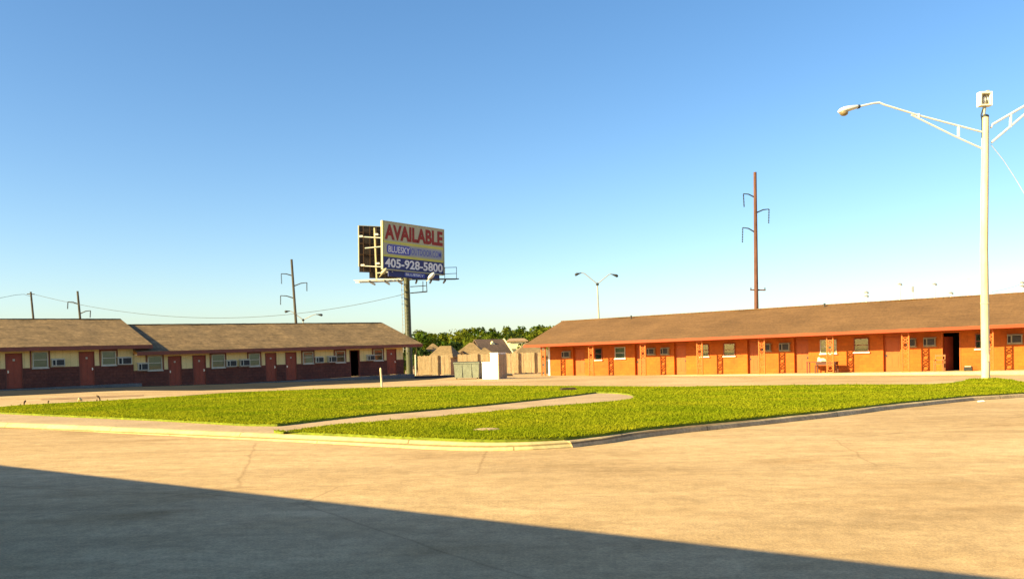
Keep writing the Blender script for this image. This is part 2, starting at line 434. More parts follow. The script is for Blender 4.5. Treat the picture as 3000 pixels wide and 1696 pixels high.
jf = np.convolve(rng.normal(0, .012, 90), [.3, .4, .3], 'same')[:, None] * inf
lines = [fb + [0, 0, -.05], fb + jf + [0, 0, .012], fb + jf + inf * wid * .45 + [0, 0, .05], fb + inf * wid * .9 + [0, 0, .085], fb + inf * (wid + .04) + [0, 0, KH], ft, ft + [0, 0, -.2]]
tag(kerb_mesh(lines).build('kerb', M['kerb_pale']), kind='structure')
rb = resample(px_line(right_bot, 0), 60)
tan = np.gradient(rb, axis=0); tan /= np.linalg.norm(tan, axis=1)[:, None]
inw = np.stack([-tan[:, 1], tan[:, 0], 0 * tan[:, 0]], 1)
jit = np.convolve(rng.normal(0, .012, 60), [.3, .4, .3], 'same')[:, None] * inw
lines = [rb + [0, 0, -.05], rb + jit + [0, 0, .015], rb + jit + inw * .025 + [0, 0, .068], rb + inw * .05 + [0, 0, .083], rb + inw * .17 + [0, 0, .09], rb + inw * .17 + [0, 0, -.1]]
tag(kerb_mesh(lines).build('kerb', M['kerb_grey']), kind='structure')

LZ = .125
far_edge = [(-420, 1232), (0, 1193), (71, 1187), (280, 1176), (528, 1161), (700, 1149), (886, 1142), (1119, 1135), (1300, 1131.5), (1417, 1130), (1635, 1131), (2000, 1133), (2200, 1130), (2480, 1127), (2728, 1126), (2800, 1121), (2850, 1114), (2900, 1111), (2950, 1114), (3000, 1119), (3260, 1128)]
inner = [(830, 1264), (980, 1246), (1143, 1233.5), (1200, 1229), (1386, 1211), (1573, 1193), (1728, 1182), (1815, 1174), (1853, 1167), (1862, 1161), (1848, 1154), (1820, 1150.5), (1790, 1148.5), (1745, 1148), (1706, 1153), (1604, 1165), (1417, 1184), (1200, 1202.7), (1096, 1210.6), (933, 1228), (812, 1242), (714, 1241), (466, 1227.5), (217, 1217), (0, 1207), (-420, 1192)]
# far side left -> right, right kerb back to the corner, front kerb to the tip, then the slit of the path
lawn = px_line(far_edge, LZ)
back = rb + inw * .15
lawn += [(*p[:2], gz(p[0], p[1]) + LZ) for p in back[::-1][1:]]
tip = on_ground(747, 1272, LZ)
edge = [(p[0], p[1] - .03, gz(p[0], p[1]) + LZ) for p in (fb + inf * (wid + .11))[::-1] if p[0] > tip[0] + .5]
tip = np.array([edge[-1][0] - .55, edge[-1][1] + .42, gz(*edge[-1][:2]) + LZ])
lawn += edge + [tuple(tip)] + px_line(inner, LZ)
lawn = [tuple(map(float, p)) for p in lawn]
# drop the out-of-frame left wedge where the near and far edges would cross
lawn_main = [p for p in lawn]
first = np.array(lawn_main[0]); last = np.array(lawn_main[-1])
if first[1] < last[1]:
    lawn_main = lawn_main[1:-1]
tag(poly_sheet('lawn', lawn_main, M['soil'], 0, .16), kind='structure')

path_pts = [(p[0], p[1] - .01, gz(p[0], p[1]) + .085) for p in ft if p[0] < tip[0] + 1.2]
path_pts += px_line([(900, 1270), (1200, 1238), (1573, 1200), (1740, 1188), (1840, 1178), (1885, 1162), (1850, 1150), (1780, 1144), (1690, 1146), (1604, 1160), (1417, 1178), (1200, 1197), (1096, 1205), (933, 1222), (812, 1235), (714, 1235), (466, 1221), (217, 1211), (0, 1201), (-420, 1186)], .085)
tag(poly_sheet('path', [tuple(map(float, p)) for p in path_pts], M['path'], 0, .1), kind='structure')
# path joints: shallow dark grooves are left to the concrete; far kerb lip of pale concrete
fe = resample(px_line([(-420, 1230)] + far_edge[1:17], .05), 120)
t2 = np.gradient(fe, axis=0); t2 /= np.linalg.norm(t2, axis=1)[:, None]
outw = np.stack([-t2[:, 1], t2[:, 0], 0 * t2[:, 0]], 1)
lines = [fe + [0, 0, .02], fe + outw * .30 + [0, 0, .02], fe + outw * .42 + [0, 0, -.08]]
tag(kerb_mesh(lines).build('kerb', M['kerb_pale']), kind='structure')
dirt = px_line([(120, 1167), (200, 1163), (300, 1159), (420, 1156), (420, 1159), (300, 1164), (200, 1168.5), (120, 1171)], .01)
tag(poly_sheet('dirt_patch', [tuple(p) for p in dirt], M['dirt']), kind='structure')

# --- grass blades over the lawn
lamp_base = on_ground(2888, 1116, .125)
poly = np.array([p[:2] for p in lawn_main])


def inside(P):
    x, y = P[:, 0], P[:, 1]; c = np.zeros(len(P), bool); n = len(poly); j = n - 1
    for i in range(n):
        xi, yi = poly[i]; xj, yj = poly[j]
        if yi != yj:
            c ^= ((yi > y) != (yj > y)) & (x < (xj - xi) * (y - yi) / (yj - yi) + xi)
        j = i
    return c


pts = []
want = 330000; got = 0
while got < want:
    Y = 9 * (46 / 9) ** rng.random(200000)             # denser near the viewer
    X = (rng.random(200000) * 1.36 - .68) * Y
    keep = rng.random(200000) < np.clip((13 / Y) ** .35, 0, 1)
    P = np.stack([X, Y], 1)[keep]; P = P[inside(P)]
    pts.append(P); got += len(P)
P = np.concatenate(pts)[:want]; n = len(P)
dist = np.hypot(P[:, 0], P[:, 1])
clump = .5 + .5 * np.sin(P[:, 0] * 1.9 + 1.3 * np.sin(P[:, 1] * 1.1)) * np.sin(P[:, 1] * 2.3 + 1.7 * np.sin(P[:, 0] * .9))
h = (.018 + .024 * rng.random(n)) * (.75 + .5 * clump); tall = rng.random(n) < .02; h[tall] *= 1.7
w = (.011 + .009 * rng.random(n)) * np.clip(dist / 12, 1, 3.2)
ang = rng.random(n) * 2 * math.pi; lean = rng.normal(0, .03, (n, 2))
z0 = SX * P[:, 0] + SY * P[:, 1] + LZ - .004
dl = np.hypot(P[:, 0] - lamp_base[0], P[:, 1] - lamp_base[1]); z0 += .07 * np.exp(-(dl / .8) ** 2); h *= 1 + 1.6 * np.exp(-(dl / .8) ** 2)
V = np.zeros((n, 3, 3), np.float32)
V[:, 0] = np.stack([P[:, 0] - np.cos(ang) * w, P[:, 1] - np.sin(ang) * w, z0], 1)
V[:, 1] = np.stack([P[:, 0] + np.cos(ang) * w, P[:, 1] + np.sin(ang) * w, z0], 1)
V[:, 2] = np.stack([P[:, 0] + lean[:, 0], P[:, 1] + lean[:, 1], z0 + h], 1)
me = bpy.data.meshes.new('grass')
me.vertices.add(3 * n); me.loops.add(3 * n); me.polygons.add(n)
me.vertices.foreach_set('co', V.reshape(-1)); me.loops.foreach_set('vertex_index', np.arange(3 * n, dtype=np.int32))
me.polygons.foreach_set('loop_start', np.arange(0, 3 * n, 3, dtype=np.int32))
me.polygons.foreach_set('loop_total', np.full(n, 3, np.int32))
me.update(calc_edges=True); me.validate(); me.materials.append(M['grass'])
og = bpy.data.objects.new('grass', me); COL.objects.link(og)
tag(og, 'yellow green mown grass covering the lawn island', 'grass', kind='stuff')
# mound of soil under the grass at the foot of the tall lamp
mb = MB(); rings = [(1.1, -.02), (.9, .005), (.6, .03), (.3, .055), (.02, .06)]
for r_, z_ in rings:
    mb.v += [(r_ * math.cos(k * math.pi / 10), r_ * math.sin(k * math.pi / 10), z_) for k in range(20)]
for j in range(len(rings) - 1):
    for k in range(20):
        mb.f.append((j * 20 + k, j * 20 + (k + 1) % 20, (j + 1) * 20 + (k + 1) % 20, (j + 1) * 20 + k)); mb.mi.append(0)
o = mb.build('lawn_mound', M['soil'], smooth=True); o.location = (lamp_base[0], lamp_base[1], gz(*lamp_base[:2]) + LZ); tag(o, kind='structure')

# small flat things in the lawn
p = on_ground(1425, 1260, LZ)
mb = MB(); mb.tube([(0, 0, -.05), (0, 0, .015), (0, 0, .022)], [.2, .2, .18], 20); mb.tube([(0, 0, .022), (0, 0, .028)], [.14, .13], 20)
o = mb.build('utility_cover', M['path']); o.location = tuple(p)
tag(o, 'pale round utility cover half sunk in the near part of the lawn', 'cover')
p = on_ground(1665, 1143, LZ)
mb = MB(); mb.box(-.26, .26, -.16, .16, -.03, .07); mb.box(-.22, .22, -.12, .12, .07, .09)
o = mb.build('drain_box', M['rust']); o.location = tuple(p); o.rotation_euler.z = .15
tag(o, 'dark low flat box in the lawn beyond the end of the path', 'drain')
# ------------------------------------------------------------------ motel building blocks
def wall_open(mb, x0, x1, y0, y1, z0, z1, ops):
    """wall with door openings (a, b, top)"""
    x = x0
    for a, b, t in sorted(ops):
        if a > x:
            mb.box(x, a, y0, y1, z0, z1)
        if t < z1:
            mb.box(a, b, y0, y1, t, z1)
        x = b
    if x < x1:
        mb.box(x, x1, y0, y1, z0, z1)
    return mb


def gable_roof(root, k, x0, x1, ye, yr, yb, ze, zr, m, fm, fh, soffit_m, ysof, name='roof', th=.09):
    """two shingled slopes; fascia, rake boards and soffit as sub-parts"""
    mb = MB(k)
    nx = max(2, int((x1 - x0) / .9)); xs = np.linspace(x0, x1, nx)
    sag = [.018 * math.sin(i * 1.7 + x0) + .012 * math.sin(i * .6) for i in range(nx)]

    def strip(prof, close):
        o = len(prof)
        vs = [(x, y, z + sg * (1 if z > ze + .4 else .3)) for x, sg in zip(xs, sag) for y, z in prof]
        fs = [(i * o + j, (i + 1) * o + j, (i + 1) * o + (j + 1) % o, i * o + (j + 1) % o) for i in range(nx - 1) for j in range(o)]
        fs += [tuple(range(o)), tuple((nx - 1) * o + j for j in range(o))[::-1]]
        mb.add(vs, fs)
    strip([(ye, ze), (yr, zr), (yb, ze), (yb, ze - th), (yr, zr - th), (ye, ze - th)], True)
    rf = mb.build(name, m, root)
    # ridge cap shingles
    rc = MB(k)
    x = x0
    while x < x1 - .3:
        rc.box(x, x + .29, yr - .14, yr + .14, zr - .03, zr + .028 + .008 * random.random()); x += .31
    rc.build('ridge_cap', m, rf)
    fa = MB(k); fa.box(x0, x1, ye - .04, ye - .002, ze - fh, ze - .012)
    fa.build('fascia', fm, rf)
    so = MB(k); so.box(x0 + .02, x1 - .02, ye, ysof, ze - fh + .02, ze - fh + .05)
    so.build('soffit', soffit_m, rf)
    return rf


def window(root, k, a, b, z0, z1, y, trim, blind_m, sill_m, half=True, heavy=False):
    """sash window mounted on the wall face at depth y (outside is -y)"""
    w = MB(k); w.box(a + .03, b - .03, y - .035, y - .030, z0 + .03, z1 - .03)
    win = w.build('window', M['glass'], root)
    f = MB(k)
    for x_ in (a, b - .05):
        f.box(x_, x_ + .05, y - .07, y - .001, z0, z1)
    f.box(a + .05, b - .05, y - .07, y - .001, z1 - .05, z1); f.box(a + .05, b - .05, y - .07, y - .001, z0, z0 + .045)
    if half:
        f.box(a + .05, b - .05, y - .055, y - .001, (z0 + z1) / 2 - .02, (z0 + z1) / 2 + .02)
    f.build('frame', trim, win)
    bl = MB(k); z = z0 + .06
    while z < z1 - .06:
        bl.add([(a + .06, y - .008, z), (b - .06, y - .008, z), (b - .06, y - .022, z + .05), (a + .06, y - .022, z + .05)], [(0, 1, 2, 3)])
        z += .062
    bl.box(a + .052, b - .052, y - .005, y - .002, z0 + .046, z1 - .052)
    bl.build('blind', blind_m, win)
    s = MB(k); s.box(a - .05, b + .05, y - .12, y - .001, z0 - .07, z0 - .002)
    s.build('sill', sill_m, win)
    return win


def air_con(root, k, a, b, z0, z1, y, depth=.28, shade_case=False):
    c = MB(k); c.box(a, b, y - depth, y - .001, z0, z1)
    c.box(a - .03, b + .03, y - .04, y - .001, z1 + .002, z1 + .05); c.box(a - .03, b + .03, y - .05, y - .001, z0 - .06, z0 - .002)
    ac = c.build('air_conditioner', M['ac_shaded' if shade_case else 'ac_white'], root)
    g_ = MB(k); w = b - a
    g_.box(a + .05 * w, a + .24 * w, y - depth - .012, y - depth - .001, z0 + .05, z1 - .05)
    g_.box(a + .34 * w, a + .93 * w, y - depth - .012, y - depth - .001, z0 + .05, z1 - .04)
    g_.build('grille', M['grille'], ac)
    gl_ = MB(k); z = z0 + .09
    while z < z1 - .08:
        gl_.box(a + .36 * w, a + .91 * w, y - depth - .019, y - depth - .013, z, z + .014); z += .065
    gl_.build('louvre', M['slab_grey'], ac)
    return ac


def door(root, k, a, b, z1, y, m, trim, plate=True, knob_side=1, hm='knob'):
    d = MB(k)
    d.box(a + .05, b - .05, y, y + .045, .015, z1 - .05)
    w = b - a
    for (u0, u1) in ((.18, .46), (.54, .82)):               # raised door panels
        for (q0, q1) in ((.12, .45), (.53, .86)):
            d.box(a + u0 * w, a + u1 * w, y - .012, y - .001, z1 * q0, z1 * q1)
    dr = d.build('door', m, root)
    f = MB(k)
    f.box(a, a + .048, y - .05, y + .05, 0, z1); f.box(b - .048, b, y - .05, y + .05, 0, z1); f.box(a + .048, b - .048, y - .05, y + .05, z1 - .048, z1)
    f.build('door_frame', trim, dr)
    h = MB(k); hx = (b - .13) if knob_side > 0 else (a + .13)
    h.tube([(hx, y - .002, .98), (hx, y - .05, .98), (hx, y - .08, .98)], [.028, .018, .034], 8)
    h.box(hx - .025, hx + .025, y - .010, y - .002, .9, 1.06)
    h.build('handle', M[hm], dr)
    if plate:
        q = MB(k); q.box((a + b) / 2 - .055, (a + b) / 2 + .055, y - .022, y - .013, z1 * .78, z1 * .78 + .11)
        q.build('number_plate', M['ac_white'], dr)
    return dr


RZL = math.atan2(D_L[1], D_L[0]); RZR = math.atan2(D_R[1], D_R[0])


def Lx(px, py=1060):
    return on_wall(px, py, A_L, D_L)[0]


def left_wing(name, label, z0, k, x0, x1, xe0, xe1, ze, zr, yr, doors, wins, acs, opens, wz):
    root = empty(name, (A_L[0], A_L[1], z0), RZL)
    tag(root, label, 'motel building', 'motel wings round the courtyard')
    DEP = 2 * yr
    zs = ze - .2
    dl_ = [(Lx(a), Lx(b), t) for a, b, t in doors]; ol = [(Lx(a), Lx(b), t) for a, b, t in opens]
    ops = dl_ + ol
    u = MB(k); wall_open(u, x0, x1, 0, .15, wz, zs, [(a, b, max(t, wz)) for a, b, t in ops])
    # the two ends and the back, with gable triangles
    for xa, xb in ((x0, x0 + .15), (x1 - .15, x1)):
        pr = [(.152, 0), (.152, zs), (yr, zr - .14), (DEP - .15, zs), (DEP - .15, 0)]
        vs = [(xa, y, z) for y, z in pr] + [(xb, y, z) for y, z in pr]; n = len(pr)
        u.add(vs, [tuple(range(n)), tuple(range(n, 2 * n))[::-1]] + [(i, (i + 1) % n, n + (i + 1) % n, n + i) for i in range(n)])
    u.box(x0 + .16, x1 - .16, DEP - .3, DEP - .15, 0, zs)
    u.build('wall', M['cream_siding'], root)
    wn = MB(k); wall_open(wn, x0, x1, -.045, .148, 0, wz - .003, [(a, b, 9) for a, b, t in ops])
    wn.build('wainscot', M['brown_brick'], root)
    cap = MB(k); x = x0
    for a, b, t in sorted(ops) + [(x1, x1, 0)]:
        if a > x: cap.box(x, a, -.06, -.002, wz - .001, wz + .035)
        x = b
    cap.build('wainscot_cap', M['brown_trim'], root)
    gable_roof(root, k, xe0, xe1, -.7, yr, DEP + .5, ze, zr, M['roof_left'], M['brown_trim'], .24, M['soffit'], -.002)
    # slab edge and walkway
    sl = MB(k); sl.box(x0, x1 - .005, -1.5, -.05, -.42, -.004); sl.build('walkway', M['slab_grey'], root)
    for i, (a, b, t) in enumerate(dl_):
        door(root, k, a, b, t, .03, M['red_door'], M['brown_trim'], True, 1 if i % 3 else -1)
    for a, b, t in ol:
        q = MB(k); q.box(a, b, .152, 2.2, .0, .02); q.box(a - .6, b + .6, 2.2, 2.3, 0, zs); q.box(a - .7, a - .6, .16, 2.2, 0, zs); q.box(b + .6, b + .7, .16, 2.2, 0, zs)
        dw = q.build('doorway', M['dark_inside'], root); tag(dw, 'open dark doorway')
        f = MB(k); f.box(a - .002, a + .05, -.05, .149, 0, t); f.box(b - .05, b + .002, -.05, .149, 0, t); f.box(a + .05, b - .05, -.05, .149, t - .05, t)
        f.build('door_frame', M['brown_trim'], dw)
    for a, b, za, zb in wins:
        a, b = Lx(a), Lx(b)
        window(root, k, a, b, za, zb, 0, M['ac_white'], M['blind'], M['ac_white'])
        for q0, q1 in ((a - .13, a - .052), (b + .052, b + .13)):
            t = MB(k); t.box(q0, q1, -.03, -.001, za - .07, zs - .03); t.build('window_jamb', M['brown_trim'], root)
        if zs - .05 > zb + .05:
            t = MB(k); t.box(a - .05, b + .05, -.03, -.001, zb + .003, zs - .03); t.build('window_head', M['brown_trim'], root)
    for a, b, za, zb in acs:
        air_con(root, k, Lx(a), Lx(b), za, zb, 0)
    return root


wing_far = left_wing('motel_building', 'short brown and cream motel wing at far left with the higher roof', .05, .012, -9.5, 6.63, -10.1, 7.6, 2.37, 4.26, 5.4,
                     [(15, 66, 2.04), (231, 277, 2.04)], [(95, 140, 1.16, 2.08), (298, 339, 1.18, 2.04)], [(150, 187, 1.22, 1.62), (343, 383, 1.18, 1.62)], [], 1.13)
wing_mid = left_wing('motel_building', 'long brown and cream motel wing with red doors ending beside the billboard pole', -.341, .016, 6.645, 26.82, 6.66, 28.2, 2.31, 4.22, 5.0,
                     [(492, 532, 1.98), (564, 603, 1.98), (777, 810, 1.98), (836, 869, 1.98), (1132.8, 1161.6, 1.98)],
                     [(433, 474, 1.12, 2.03), (620, 657.5, 1.12, 2.0), (729.7, 760.6, 1.12, 1.98), (887.6, 917, 1.14, 1.98), (983, 1010, 1.12, 1.96), (1094.7, 1121, 1.14, 2.0)],
                     [(402, 430, 1.14, 1.58), (661, 689, 1.14, 1.56), (700, 728, 1.14, 1.57), (922, 944, 1.15, 1.56), (958.7, 982, 1.15, 1.58), (1073, 1093.5, 1.16, 1.56)],
                     [(1024.6, 1053.5, 1.99)], 1.10)

# ------------------------------------------------------------------ orange wing
KR = .0065; PW = 1.6
ROOTR = empty('motel_building', (C_R[0], C_R[1], -.375), RZR)
tag(ROOTR, 'long orange motel wing with lattice porch columns and brown shingle roof', 'motel building', 'motel wings round the courtyard')
A_RW = C_R - N_R * PW


def Rx(px, py=1060):
    return on_wall(px, py, A_RW, D_R)[0]


X0R, X1R = -4.80, 36.0
rec = [(Rx(1679), Rx(1713)), (Rx(1860), Rx(1892)), (Rx(1975), Rx(2010)), (Rx(2190), Rx(2222)), (Rx(2327), Rx(2369)), (Rx(2588), Rx(2638)), (31.9, 32.95)]
opn = (Rx(2759), Rx(2815))
HT = 2.3; FB = 2.33
w = MB(KR); wall_open(w, X0R, X1R, PW, PW + .32, 0, FB + .05, [(a, b, HT) for a, b in rec] + [(opn[0], opn[1], HT)])
for xa, xb in ((X0R, X0R + .2), (X1R - .2, X1R)):
    pr = [(PW + .322, 0), (PW + .322, FB + .05), (5.0, 4.33), (10.0, FB), (10.0, 0)]
    n = len(pr); vs = [(xa, y, z) for y, z in pr] + [(xb, y, z) for y, z in pr]
    w.add(vs, [tuple(range(n)), tuple(range(n, 2 * n))[::-1]] + [(i, (i + 1) % n, n + (i + 1) % n, n + i) for i in range(n)])
w.box(X0R + .21, X1R - .21, 9.8, 10.0, 0, FB)
w.build('wall', M['orange_wall'], ROOTR)
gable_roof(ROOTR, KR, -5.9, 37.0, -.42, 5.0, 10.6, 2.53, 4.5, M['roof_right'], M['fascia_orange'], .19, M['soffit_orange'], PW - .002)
sl = MB(KR); sl.box(-5.2, 36.5, -.9, PW + .315, -.30, -.003); sl.build('porch', M['slab'], ROOTR)
cb = MB(KR); cb.box(X0R - .17, X0R - .002, PW - .06, PW + .12, 0, FB + .01); cb.build('corner_board', M['white_trim'], ROOTR)
for i, (a, b) in enumerate(rec):
    door(ROOTR, KR, a, b, HT - .2, PW + .22, M['orange_door'], M['orange_door'], False, -1 if i % 2 else 1, 'steel_dark')
    h_ = MB(KR); h_.box(a, b, PW + .2, PW + .3, HT - .195, HT - .005); h_.build('door_head', M['orange_door'], ROOTR)
a, b = opn
q = MB(KR); q.box(a, b, PW + .322, 4.6, .0, .02); q.box(a - .8, b + .8, 4.6, 4.7, 0, FB); q.box(a - .9, a - .8, PW + .33, 4.6, 0, FB); q.box(b + .8, b + .9, PW + .33, 4.6, 0, FB)
q.box(a - .8, b + .8, PW + .33, 4.6, FB - .04, FB)
dw = q.build('doorway', M['dark_inside'], ROOTR); tag(dw, 'wide open dark doorway')
f = MB(KR); f.box(a + .002, a + .06, PW - .03, PW + .31, 0, HT - .06); f.box(b - .06, b - .002, PW - .03, PW + .31, 0, HT - .06); f.box(a + .002, b - .002, PW - .03, PW + .31, HT - .06, HT - .002)
f.build('door_frame', M['orange_post'], dw)
lf = MB(KR); c_, s_ = math.cos(1.2), math.sin(1.2); L_ = .85
lf.add([(a + .07 + t * c_ + o_x * s_, PW + .34 + t * s_ - o_x * c_, z) for z in (.02, 2.02) for t, o_x in ((0, 0), (L_, 0), (L_, .045), (0, .045))],
       [(0, 1, 2, 3), (7, 6, 5, 4), (0, 4, 5, 1), (1, 5, 6, 2), (2, 6, 7, 3), (3, 7, 4, 0)])
lf.build('door_leaf', M['red_door'], dw)
for a, b, z0, z1, bm in [(1744, 1765, 1.22, 2.1, 'dark_blind'), (1803, 1833, 1.28, 2.12, 'blind'), (2052, 2078, 1.25, 2.1, 'dark_blind'), (2121, 2155, 1.24, 2.1, 'dark_blind'),
                     (2404, 2452, 1.22, 2.1, 'blind'), (2503, 2547, 1.25, 2.12, 'dark_blind'), (2858, 2901, 1.25, 2.12, 'dark_blind'), (3040, 3085, 1.25, 2.12, 'dark_blind')]:
    window(ROOTR, KR, Rx(a), Rx(b), z0, z1, PW, M['ac_white'] if bm == 'blind' else M['brown_trim'], M[bm], M['white_trim'])
for a, b, z0, z1 in [(1650, 1673, 1.48, 1.92), (1899, 1921, 1.50, 1.93), (1939, 1962, 1.48, 1.93), (2236, 2260, 1.5, 1.94), (2286, 2316, 1.48, 1.95), (2658, 2685, 1.5, 1.95), (2708, 2743, 1.5, 1.96), (2953, 2997, 1.5, 1.97)]:
    air_con(ROOTR, KR, Rx(a), Rx(b), z0, z1, PW, .22, True)

# lattice porch columns, 4.35 m apart
col_bm = MB()
HW = .185
for s in (-1, 1):
    col_bm.box(s * HW - .035, s * HW + .035, -.04, .04, 0, FB - .002)
col_bm.box(-HW + .035, HW - .035, -.03, .03, .02, .08); col_bm.box(-HW + .035, HW - .035, -.03, .03, FB - .09, FB - .01)
zz = .16
i = 0
while zz < FB - .3:
    if i % 2 == 0:
        col_bm.ring((0, 0, zz + .15), HW - .03, .145, .032, .05, 14)
        col_bm.box(-HW + .035, HW - .035, -.025, .025, zz + .305, zz + .335); zz += .35
    else:
        for s in (-1, 1):
            col_bm.bar((s * (HW - .04), 0, zz), (0, 0, zz + .11), .04, .05); col_bm.bar((s * (HW - .04), 0, zz + .22), (0, 0, zz + .11), .04, .05)
        col_bm.box(-HW + .035, HW - .035, -.025, .025, zz + .235, zz + .262); zz += .29
    i += 1
proto = col_bm.build('column', M['orange_post'], ROOTR)
for i in range(10):
    c = proto if i == 0 else proto.copy()
    if i:
        COL.objects.link(c); c.parent = ROOTR
    x = -4.35 + 4.35 * i
    c.location = (x, 0, KR * x)
# plumbing vents on the ridge
for x in (.9, 15.7):
    v = MB(); v.tube([(0, 0, -.1), (0, 0, .22)], .05, 8); v.tube([(0, 0, .2), (0, 0, .26)], [.08, .06], 8)
    o = v.build('roof_vent', M['steel_dark'], ROOTR); o.location = (x, 4.55, 4.33 + KR * x)

# things on the porch of the orange wing
def porch_point(px, py, y):
    """point on the porch floor, y metres behind the column line"""
    s, z = on_wall(px, py, C_R - N_R * y, D_R)
    p = C_R - N_R * y + D_R * s
    return (p[0], p[1], -.375 + KR * s), s


p0, s0 = porch_point(2367, 1080, .75); p1, s1 = porch_point(2453, 1080, .75)
W = s1 - s0
tb = empty('table', p0, RZR); tag(tb, 'dark wooden table with a deep drawer on the orange porch, behind a lattice column', 'table')
m_ = MB(); m_.box(-.02, W + .02, -.3, .3, .68, .72); m_.build('tabletop', M['table_wood'], tb)
m_ = MB(); m_.box(W * .32, W - .02, -.27, .27, .50, .678); m_.build('drawer', M['table_wood'], tb)
for x in (.0, W * .28, W - .06):
    for y in (-.27, .21):
        m_ = MB(); m_.box(x, x + .06, y, y + .06, 0, .678 if x < W * .2 else .498); m_.build('leg', M['table_wood'], tb)
# cloth heap on the table
p2, s2 = porch_point(2408, 1060, .75)
bm = bmesh.new(); bmesh.ops.create_icosphere(bm, subdivisions=3, radius=1)
for v in bm.verts:
    n_ = math.sin(v.co.x * 5 + 1) * math.sin(v.co.y * 6) * .12 + math.sin(v.co.z * 7 + v.co.x * 3) * .08
    v.co = Vector((v.co.x * .30 * (1 + n_), v.co.y * .2 * (1 + n_), max(0, v.co.z + .25) * .16 * (1 + n_) + (.13 * math.exp(-((v.co.x + .55) / .25) ** 2) if v.co.z > 0 else 0)))
me = bpy.data.meshes.new('cloth_bundle'); bm.to_mesh(me); bm.free(); me.materials.append(M['cloth_pale'])
me.polygons.foreach_set('use_smooth', [True] * len(me.polygons))
o = bpy.data.objects.new('cloth_bundle', me); COL.objects.link(o); o.location = (p2[0], p2[1], p2[2] + .722); o.rotation_euler.z = RZR
tag(o, 'pale cloth bundle lying on the dark porch table', 'cloth')
# chair
p3, s3 = porch_point(2737, 1082, .7); p4, s4 = porch_point(2768, 1082, .7)
ch = empty('chair', p3, RZR); tag(ch, 'orange brown wooden chair standing beside the open doorway', 'chair')
cw = min(.55, s4 - s3)
m_ = MB(); m_.box(0, cw, -.22, .24, .41, .45); m_.build('seat', M['chair_wood'], ch)
for x in (0, cw - .045):
    m_ = MB(); m_.bar((x + .022, -.2, 0), (x + .022, -.2, .41), .045); m_.build('leg', M['chair_wood'], ch)
m_ = MB(); m_.bar((cw - .022, .22, 0), (cw - .022, .22, .41), .045); m_.build('leg', M['chair_wood'], ch)
m_ = MB(); m_.bar((.022, .22, 0), (.022, .22, .41), .045); m_.build('leg', M['chair_wood'], ch)
m_ = MB(); m_.bar((.022, .23, .45), (.022, .30, .95), .04); m_.bar((cw - .022, .23, .45), (cw - .022, .30, .95), .04)
m_.box(.0, cw, .28, .31, .86, .97); m_.box(.03, cw - .03, .255, .285, .62, .70); m_.build('backrest', M['chair_wood'], ch)
m_ = MB(); m_.bar((.022, -.2, .62), (.022, .25, .66), .04); m_.bar((cw - .022, -.2, .62), (cw - .022, .25, .66), .04)
m_.bar((.022, -.2, .45), (.022, -.2, .62), .035); m_.bar((cw - .022, -.2, .45), (cw - .022, -.2, .62), .035); m_.build('armrest', M['chair_wood'], ch)
# black crate with pale lid
p5, s5 = porch_point(2825, 1083, .9); p6, s6 = porch_point(2849, 1083, .9)
bx = empty('crate', p5, RZR); tag(bx, 'low black crate with a pale lid on the porch right of the open doorway', 'crate')
W2 = s6 - s5
m_ = MB(); m_.box(0, W2, -.17, .17, .02, .24); m_.box(.03, W2 - .03, -.176, -.171, .06, .10); m_.box(.03, W2 - .03, -.176, -.171, .14, .18)
for x in (.02, W2 - .08): m_.box(x, x + .06, -.15, .15, 0, .019)
m_.build('body', M['black'], bx, bevel=.008)
m_ = MB(); m_.box(.05, W2 - .06, -.18, .18, .242, .275); m_.build('lid', M['cloth_pale'], bx)

# ------------------------------------------------------------------ the wing behind the viewer (its eave throws the front shadow)
e0 = on_ground(0, 1362); e1 = on_ground(2873, 1693)
ed = (e1 - e0)[:2]; ed /= np.linalg.norm(ed)
EH = 2.45
off = EH / math.tan(SUN_EL) * SUN_DIR
base = e0[:2] + off
RZO = math.atan2(ed[1], ed[0])
ro = empty('motel_building', (base[0], base[1], 0), RZO)
tag(ro, 'motel wing behind the viewer, out of the picture, shading the near pavement', 'motel building', 'motel wings round the courtyard')
# local +x along the eave; the building lies on the -y side (towards the sun)
w = MB(); wall_open(w, -14, 34, -1.45, -1.25, 0, 2.3, [(-8, -7.1, 2.05), (2, 2.9, 2.05), (12, 12.9, 2.05), (21, 21.9, 2.05)])
w.box(-14, -13.8, -9.2, -1.46, 0, 2.3); w.box(33.8, 34, -9.2, -1.46, 0, 2.3); w.box(-13.79, 33.79, -9.2, -9.0, 0, 2.3)
w.build('wall', M['cream_siding'], ro)
for x in (-8, 2, 12, 21):
    d_ = MB(); d_.box(x, x + .9, -1.4, -1.35, 0, 2.05); d_.build('door', M['red_door'], ro)
r_ = MB()
pr = [(0, EH), (-5.2, EH + 1.75), (-10.4, EH), (-10.4, EH - .1), (-5.2, EH + 1.6), (0, EH - .16)]
vs = [(x, y, z) for x in (-15, 35) for y, z in pr]; n = len(pr)
r_.add(vs, [tuple(range(n)), tuple(range(n, 2 * n))[::-1]] + [(i, (i + 1) % n, n + (i + 1) % n, n + i) for i in range(n)])
r_.build('roof', M['roof_left'], ro)

# ------------------------------------------------------------------ billboard
def text_mesh(s, bold=0.0, shear=0.0):
    cu = bpy.data.curves.new('t', 'FONT'); cu.body = s; cu.offset = bold; cu.shear = shear; cu.resolution_u = 3
    ob = bpy.data.objects.new('t', cu); COL.objects.link(ob); bpy.context.view_layer.update()
    me = bpy.data.meshes.new_from_object(ob.evaluated_get(bpy.context.evaluated_depsgraph_get()))
    bpy.data.objects.remove(ob); bpy.data.curves.remove(cu)
    return me


